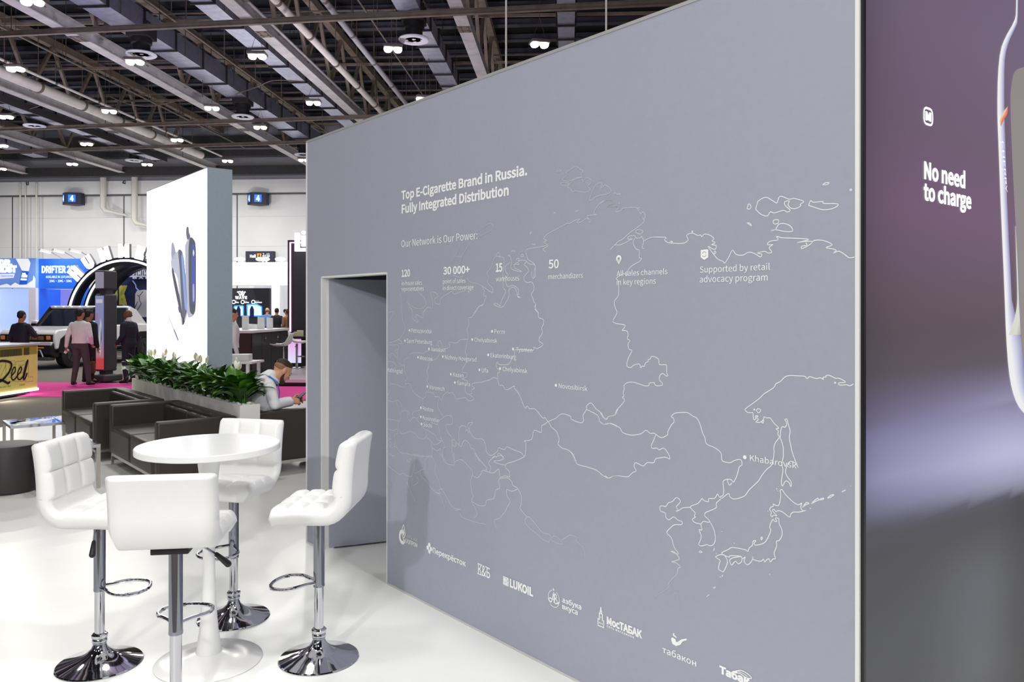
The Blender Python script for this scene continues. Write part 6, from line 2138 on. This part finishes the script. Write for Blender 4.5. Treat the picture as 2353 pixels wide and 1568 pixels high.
# ================================================================== the white booth with the black screen wall
BY = 33.0
A = P(470, 708, BY)
wb = thing('white_booth', 'white booth with a deep header and a black screen wall', 'exhibition booth', (A.x, A.y, 0), ANG_Q)
bw = Face(Vector((A.x, A.y, 0)), Q, -W)
LFc = Face(Vector((0, 0, 0)), Vector((1, 0, 0)), Vector((0, -1, 0)))
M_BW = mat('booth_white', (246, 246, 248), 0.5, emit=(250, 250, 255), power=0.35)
xr = bw.px(662, 700)[0] + 0.3
zt, zl = bw.px(600, 603)[1], bw.px(600, 656)[1]
mb = MB(); mb.box(0, xr, 0, 0.4, zl, zt); mb.build('header', M_BW, wb, smooth=0)
mb = MB(); mb.box(0, xr, 0.4, 4.6, zt - 0.25, zt - 0.15); mb.build('booth_ceiling', M_BW, wb, smooth=0)
a, b = bw.px(624, 700)[0], bw.px(643, 700)[0]
mb = MB(); mb.box(a, b, 0, 0.4, 0, zl); mb.build('pillar', M_BW, wb, smooth=0)
mb = MB(); mb.box(0, xr + 1.5, 4.6, 4.8, 0, zt - 0.1); mb.build('back_wall', M_BW, wb, smooth=0)
sw = Face(Vector((A.x, A.y, 0)) + W * 4.4, Q, -W)
SL = Face(Vector((0, 4.4, 0)), Vector((1, 0, 0)), Vector((0, -1, 0)))
a, b = sw.px(500, 700)[0], sw.px(619.5, 700)[0]
z1, z0 = sw.px(600, 662.5)[1], 0.1
mb = MB(); mb.box(a, b, 4.4, 4.6, z0, z1); mb.build('screen_wall', mat('charcoal_panel', (58, 58, 62), 0.5), wb, smooth=0)
CW = crop(530, 530, 8.25)
mb = MB()
a, b, t = sw.px(*CW(85, 1298)), sw.px(*CW(315, 1298)), sw.px(*CW(85, 1248))
SL.text(mb, 'WAVE', a[0], b[0], a[1], t[1], 0.035, 0.012, space=1.1)
for pts in ([(125, 1175), (145, 1160), (165, 1200), (180, 1235), (200, 1200), (215, 1160), (235, 1160), (220, 1235)], [(165, 1160), (185, 1158), (215, 1220), (240, 1235), (258, 1190), (270, 1160), (282, 1178)]):
    SL.line(mb, spline([sw.px(*CW(*p)) for p in pts], 4), 0.05, 0.012)
mb.build('brand_lettering', M_WHITELIT, wb, smooth=0)
mb = MB()
for x in (60, 230, 430):
    s, z = sw.px(*CW(x, 1355)); SL.ring(mb, s, z, 0.06, 0.1, 16, 0.012)
for x0, x1, tx in ((85, 155, 'PODS'), (258, 350, 'LIQUID'), (458, 595, 'SYSTEMS')):
    a, b, t = sw.px(*CW(x0, 1375)), sw.px(*CW(x1, 1375)), sw.px(*CW(x0, 1335))
    SL.poly(mb, [(a[0], a[1]), (b[0], a[1]), (b[0], a[1] + .05), (a[0], a[1] + .05)], 0.012)
    SL.poly(mb, [(a[0], a[1] + .09), (a[0] + (b[0] - a[0]) * .6, a[1] + .09), (a[0] + (b[0] - a[0]) * .6, t[1]), (a[0], t[1])], 0.012)
mb.build('icon_row', M_WHITELIT, wb, smooth=0)
CV = crop(530, 680, 7.128)
M_SHELF = mat('lit_shelf', (210, 226, 255), 0.4, emit=(196, 220, 255), power=1.0)
M_SHELFB = mat('blue_edge_light', (60, 150, 255), 0.4, emit=(60, 150, 255), power=1.2)
for pts, bx0 in (([(65, 330), (62, 185), (70, 168), (205, 165), (212, 180), (212, 330)], 133), ([(275, 330), (272, 150), (290, 145), (425, 138), (512, 180), (515, 330)], 352)):
    P_ = [sw.px(*CV(*p)) for p in pts]
    mb = MB(); SL.poly(mb, P_, 0.02); sh_ = mb.build('shelf_niche', M_SHELF, wb, smooth=0)
    mb = MB(); SL.line(mb, P_, 0.06, 0.028, closed=True); mb.build('edge_light', M_SHELFB, sh_, smooth=0)
    mb = MB()
    s, z = sw.px(*CV(bx0, 260))
    SL.poly(mb, [(s - .1, z - .24), (s + .1, z - .24), (s + .1, z + .1), (s + .03, z + .26), (s - .03, z + .26), (s - .1, z + .1)], 0.03)
    mb.build('bottle_print', mat('bottle_blue', (30, 50, 96), 0.4), sh_, smooth=0)
for x0, x1, y0, y1, m_ in ((642.5, 661, 655, 670, M_LAV), (642.5, 661, 673, 686, M_NAVY), (642.5, 661, 686, 694, M_SUITK)):
    a, b = bw.px(x0, y1), bw.px(x1, y0)
    mb = MB(); mb.box(a[0], b[0] + 0.2, 4.3, 4.5, a[1] * 1.0, b[1]); mb.build('screen', m_, wb, smooth=0)
mb = MB()
s, z = sw.px(656, 715)
mb.tube([(s, 4.55, z), (s, 4.35, z)], 0.09 * 1.0, 20); mb.build('round_window', M_SUITK, wb)
for i, (px, lab) in enumerate(((556, 'oval lamp on the white header beside the lightbox'), (604, 'bright oval lamp on the white header below the Hall board'), (612, 'round bright lamp on the white header below the Hall board'), (648, 'oval lamp on the white header nearest the black tower'))):
    p = P(px, 599, BY - 0.1)
    l_ = thing('header_lamp', lab, 'lamp', (p.x, p.y, zt), ANG_Q, 'lamps on the white booth header')
    mb = MB(); mb.ball((0, -0.2, 0.12), (0.22, 0.16, 0.08), 14, 8); mb.build('lens', M_LAMP, l_)
    mb = MB(); mb.tube([(0, 0.05, 0), (0, -0.1, 0.12)], 0.03, 8); mb.build('arm', M_LAMPARM, l_)

# ------------------------------------------------------------------ raised wooden platform, counters, tower
M_DECKW = mat('platform_planks', (166, 158, 160), 0.4, noise=0.12, scale=3)
pf = P(660, 872, F * (H - 0.13) / (872 - HY))
pr = thing('platform', 'raised grey wood platform with a pale edge beyond the pink aisle', 'platform', (pf.x, pf.y, 0), ANG_Q, None, 'thing')
mb = MB(); mb.box(-2.4, 9, 0.02, 8.0, 0, 0.128); mb.build('deck', M_DECKW, pr, smooth=0)
mb = MB(); mb.box(-2.4, 9, -0.02, 0.02, 0.06, 0.13); mb.build('edge_strip', mat('pale_edge', (240, 214, 226), 0.4), pr, smooth=0)
mb = MB(); mb.box(-2.4, 9, -0.01, 0.02, 0, 0.06); mb.build('black_edge_trim', M_BLACK, pr, smooth=0)  # black trim along the foot of the platform edge

M_CABK = mat('black_cabinet', (34, 32, 38), 0.4, noise=0.1, scale=2)
k0 = P(577, 867, F * (H - 0.13) / (867 - HY))
ct = thing('display_counter', 'long black cabinet counter with a white worktop behind the seated person', 'counter', (k0.x, k0.y, 0.13), math.atan2(W.y, W.x))
hz = (H - (760 - HY) / F * k0.y) - 0.13
mb = MB(); mb.box(0, 2.35, 0, 1.3, 0, hz - 0.06); mb.build('counter_body', mat('dark_brown_panel', (52, 38, 32), 0.5), ct, smooth=0)
mb = MB(); mb.box(-0.03, 2.38, -0.03, 1.33, hz - 0.06, hz); mb.build('worktop', mat('white_worktop', (240, 240, 242), 0.35), ct, smooth=0, bevel=0.006)
for k in range(4):
    mb = MB(); mb.box(0.01 + k * 0.585, 0.585 + k * 0.585, -0.02, 0.0, 0.03, hz - 0.08); d_ = mb.build('cabinet_door', M_CABK, ct, smooth=0, bevel=0.006)
    if k in (1, 3):
        mb = MB(); mb.box(0.36 + k * 0.4, 0.40 + k * 0.4, -0.035, -0.02, hz - 0.3, hz - 0.16); mb.ball((0.38 + k * 0.4, -0.03, hz - 0.2), 0.025, 10, 6); mb.build('lock', M_CHROME, d_)
for i, (px, Y_, w_, h_, lab) in enumerate(((564, 18.8, 0.14, 0.34, 'white carton standing at the near end of the black counter'), (600, 19.4, 0.15, 0.30, 'white paper bag standing on the black counter below the blue shirt'),
                                           (620, 19.8, 0.14, 0.28, 'white paper bag standing on the black counter below the black shirt'), (582, 19.6, 0.2, 0.12, 'low white box lying on the black counter'))):
    p = P(px, 700, Y_)
    mb = MB()
    mb.add([(-w_ / 2, -.05, 0), (w_ / 2, -.05, 0), (w_ / 2, .05, 0), (-w_ / 2, .05, 0), (-w_ / 2, -.045, h_), (w_ / 2, -.045, h_ * 0.96), (w_ / 2, .045, h_ * 0.93), (-w_ / 2, .045, h_)],
           [(3, 2, 1, 0), (4, 5, 6, 7), (0, 1, 5, 4), (1, 2, 6, 5), (2, 3, 7, 6), (3, 0, 4, 7)])
    o = mb.build('paper_bag' if 'bag' in lab else 'carton', M_WHITE, smooth=0); o.location = (p.x, p.y, 0.13 + hz); o.rotation_euler = (0, 0, 0.1)
    tag(o, lab, 'bag' if 'bag' in lab else 'box', 'packaging on the black counter')

pc = P(655, 843, F * (H - 0.13) / (843 - HY))
lc = thing('lit_counter', 'small pink and white glowing counter with a dark top', 'counter', (pc.x, pc.y, 0.13), ANG_Q + 0.06)
Lc = (694 - 655) / F * pc.y
hz2 = 1.7 - (774 - HY) / F * pc.y - 0.13
M_PINKLIT = bpy.data.materials.new('pink_lit_panel'); M_PINKLIT.use_nodes = True
nt = M_PINKLIT.node_tree; bs = nt.nodes['Principled BSDF']; at_ = nt.nodes.new('ShaderNodeAttribute'); at_.attribute_name = 'ink'
nt.links.new(at_.outputs['Color'], bs.inputs['Emission Color']); bs.inputs['Emission Strength'].default_value = 0.95; bs.inputs['Base Color'].default_value = (.05, .05, .05, 1)
mb = MB(); mb.box(0, Lc, 0.01, 0.6, 0.0, hz2 - 0.05); mb.build('counter_body', M_BLACK, lc, smooth=0)
mb = MB(); mb.add([(0.02, 0, .1), (Lc - .02, 0, .1), (Lc - .02, 0, hz2 - .06), (0.02, 0, hz2 - .06)], [(0, 1, 2, 3)], [lin((226, 238, 255)), lin((214, 220, 255)), lin((240, 150, 226)), lin((244, 170, 230))]); mb.build('lit_panel', M_PINKLIT, lc, smooth=0)
mb = MB(); mb.box(-0.05, Lc + 0.05, -0.05, 0.65, hz2 - 0.05, hz2); mb.build('counter_top', M_BLACK, lc, smooth=0)
for i, (fx, w_, h_, c_, lab) in enumerate(((0.28, .07, .09, (226, 196, 210), 'pink jar on the small glowing counter'), (0.48, .1, .12, (240, 226, 170), 'yellow and white pack on the small glowing counter'), (0.72, .16, .16, (236, 228, 196), 'cream carton on the small glowing counter'))):
    p = pc + Q * (Lc * fx) + W * 0.25
    mb = MB(); mb.box(-w_ / 2, w_ / 2, -.05, .05, 0, h_)
    o = mb.build('sample_pack', mat('pack_%d' % c_[2], c_, 0.5), smooth=0, bevel=0.008); o.location = (p.x, p.y, 0.13 + hz2)
    tag(o, lab, 'pack', 'samples on the glowing counter')

tp = P(661, 708, 22.4)
tw = thing('neon_tower', 'tall black booth tower outlined with pink neon, topped by glowing letters', 'booth tower', (tp.x, tp.y, 0.13), ANG_Q)
zt2 = 1.7 + (708 - 552) / F * tp.y - 0.13
mb = MB(); mb.box(0, 1.6, 0, 0.5, 0, zt2); mb.build('tower_panel', mat('dark_plum', (40, 30, 38), 0.4), tw, smooth=0)
mb = MB(); mb.box(0.18, 1.6, -0.02, 0, 0.1, zt2 - 0.22); mb.build('inner_panel', mat('dark_slate', (58, 54, 62), 0.35), tw, smooth=0)
mb = MB(); mb.tube([(0.085, -0.03, 0.9), (0.085, -0.03, zt2 - 0.075), (1.6, -0.03, zt2 - 0.075)], 0.025, 8); mb.build('neon_tube', mat('pink_neon', (255, 200, 240), 0.3, emit=(255, 190, 240), power=2.2), tw)
M_PINKW = mat('pink_white_lit', (250, 230, 250), 0.4, emit=(250, 226, 250), power=1.0)
u = 22.4 / F
mb = MB(); mb.prism([(21 * u, zt2 - 27 * u), (21 * u, zt2 + 14 * u), (23 * u, zt2 + 15.5 * u), (30 * u, zt2 + 15.5 * u), (31 * u, zt2 + 14 * u), (31 * u, zt2 - 19 * u), (48 * u, zt2 - 19 * u), (48 * u, zt2 - 27 * u)], -0.18, -0.06, 'y'); mb.build('letter', M_PINKW, tw, smooth=0)
mb = MB(); mb.box(36 * u, 46 * u, -0.18, -0.06, zt2 - 16 * u, zt2 + 9 * u); li = mb.build('letter', M_PINKW, tw, smooth=0)
mb = MB(); mb.ball((41 * u, -0.12, zt2 + 16 * u), (5.5 * u, 0.06, 4.5 * u), 14, 8); mb.build('letter_dot', M_PINKW, li)
mb = MB(); mb.box(15 * u, 20 * u, 0.1, 0.2, zt2, zt2 + 14 * u); mb.build('post', mat('cream_post', (216, 206, 190), 0.5), tw)

# shell bar stools before the glowing counter
def shell_stool(label, p, rz):
    r = thing('shell_stool', label, 'bar stool', (p.x, p.y, 0.13), rz, 'white shell stools on the platform')
    mb = MB(); mb.lathe([(.02, 0), (.2, 0), (.2, .012), (.06, .03), (.03, .06), (.02, .061)], 32); mb.build('base', M_CHROME, r)
    mb = MB(); mb.tube([(0, 0, .05), (0, 0, .64)], .03, 14); mb.build('column', M_CHROME, r)
    mb = MB(); mb.tube(spline([(0, .03, .3), (.12, .12, .3), (.2, 0, .3), (.12, -.12, .3), (0, -.03, .3)], 5), .012, 8); mb.build('footrest', M_CHROME, r)
    rows = []
    prof = [(.24, .655), (.16, .64), (.05, .645), (-.06, .655), (-.15, .70), (-.20, .80), (-.235, .92), (-.245, .96)]
    vs, fs = [], []
    for i, (x, z) in enumerate(prof):
        hw = .2 if i < 5 else .19 - .03 * (i - 4)
        for k in range(9):
            t = k / 4 - 1
            vs.append((x + .02 * t * t, hw * t, z + .05 * t * t * (1 if i < 6 else .3)))
    for i in range(len(prof) - 1):
        for k in range(8):
            fs.append((9 * i + k, 9 * i + k + 1, 9 * i + k + 10, 9 * i + k + 9))
    mb = MB(); mb.add(vs, fs); o = mb.build('shell_seat', M_GLOSSW, r, smooth=1.0)
    s = o.modifiers.new('thick', 'SOLIDIFY'); s.thickness = 0.02
    mb = MB(); mb.tube([(0.02, 0.0, .62), (-.02, -.16, .56)], .008, 6); mb.build('lever', M_RUBBER, r)
p = P(686.5, 845, F * (H - 0.13) / (845 - HY)); shell_stool('white shell stool standing free in front of the glowing counter', p - W * 0.15, 0.1)
p = P(651, 858, F * (H - 0.13) / (858 - HY)); shell_stool('white shell stool behind the head of the seated person', p, math.pi - 0.1)

# white standing table by the lightbox
tp_ = P(560, 830, 14.6)
t_ = thing('white_table', 'small white table beside the lightbox carrying a white box', 'table', (tp_.x, tp_.y, -0.018), ANG_Q)
mb = MB(); mb.box(-0.28, 0.27, -0.3, 0.3, 0.71, 0.75); mb.build('table_top', M_WHITE, t_, smooth=0, bevel=0.006)
for x in (-0.24, 0.18):
    for y in (-0.25, 0.25):
        mb = MB(); mb.box(x - .025, x + .025, y - .025, y + .025, 0, 0.71); mb.build('leg', M_WHITE, t_, smooth=0)
mb = MB(); mb.box(-0.22, 0.22, -0.16, 0.16, 0, 0.12); o = mb.build('white_box', M_WHITE, smooth=0, bevel=0.008); o.location = (tp_.x - 0.1, tp_.y, 0.733); o.rotation_euler = (0, 0, 0.1)
tag(o, 'white box lying on the small white table beside the lightbox', 'box')
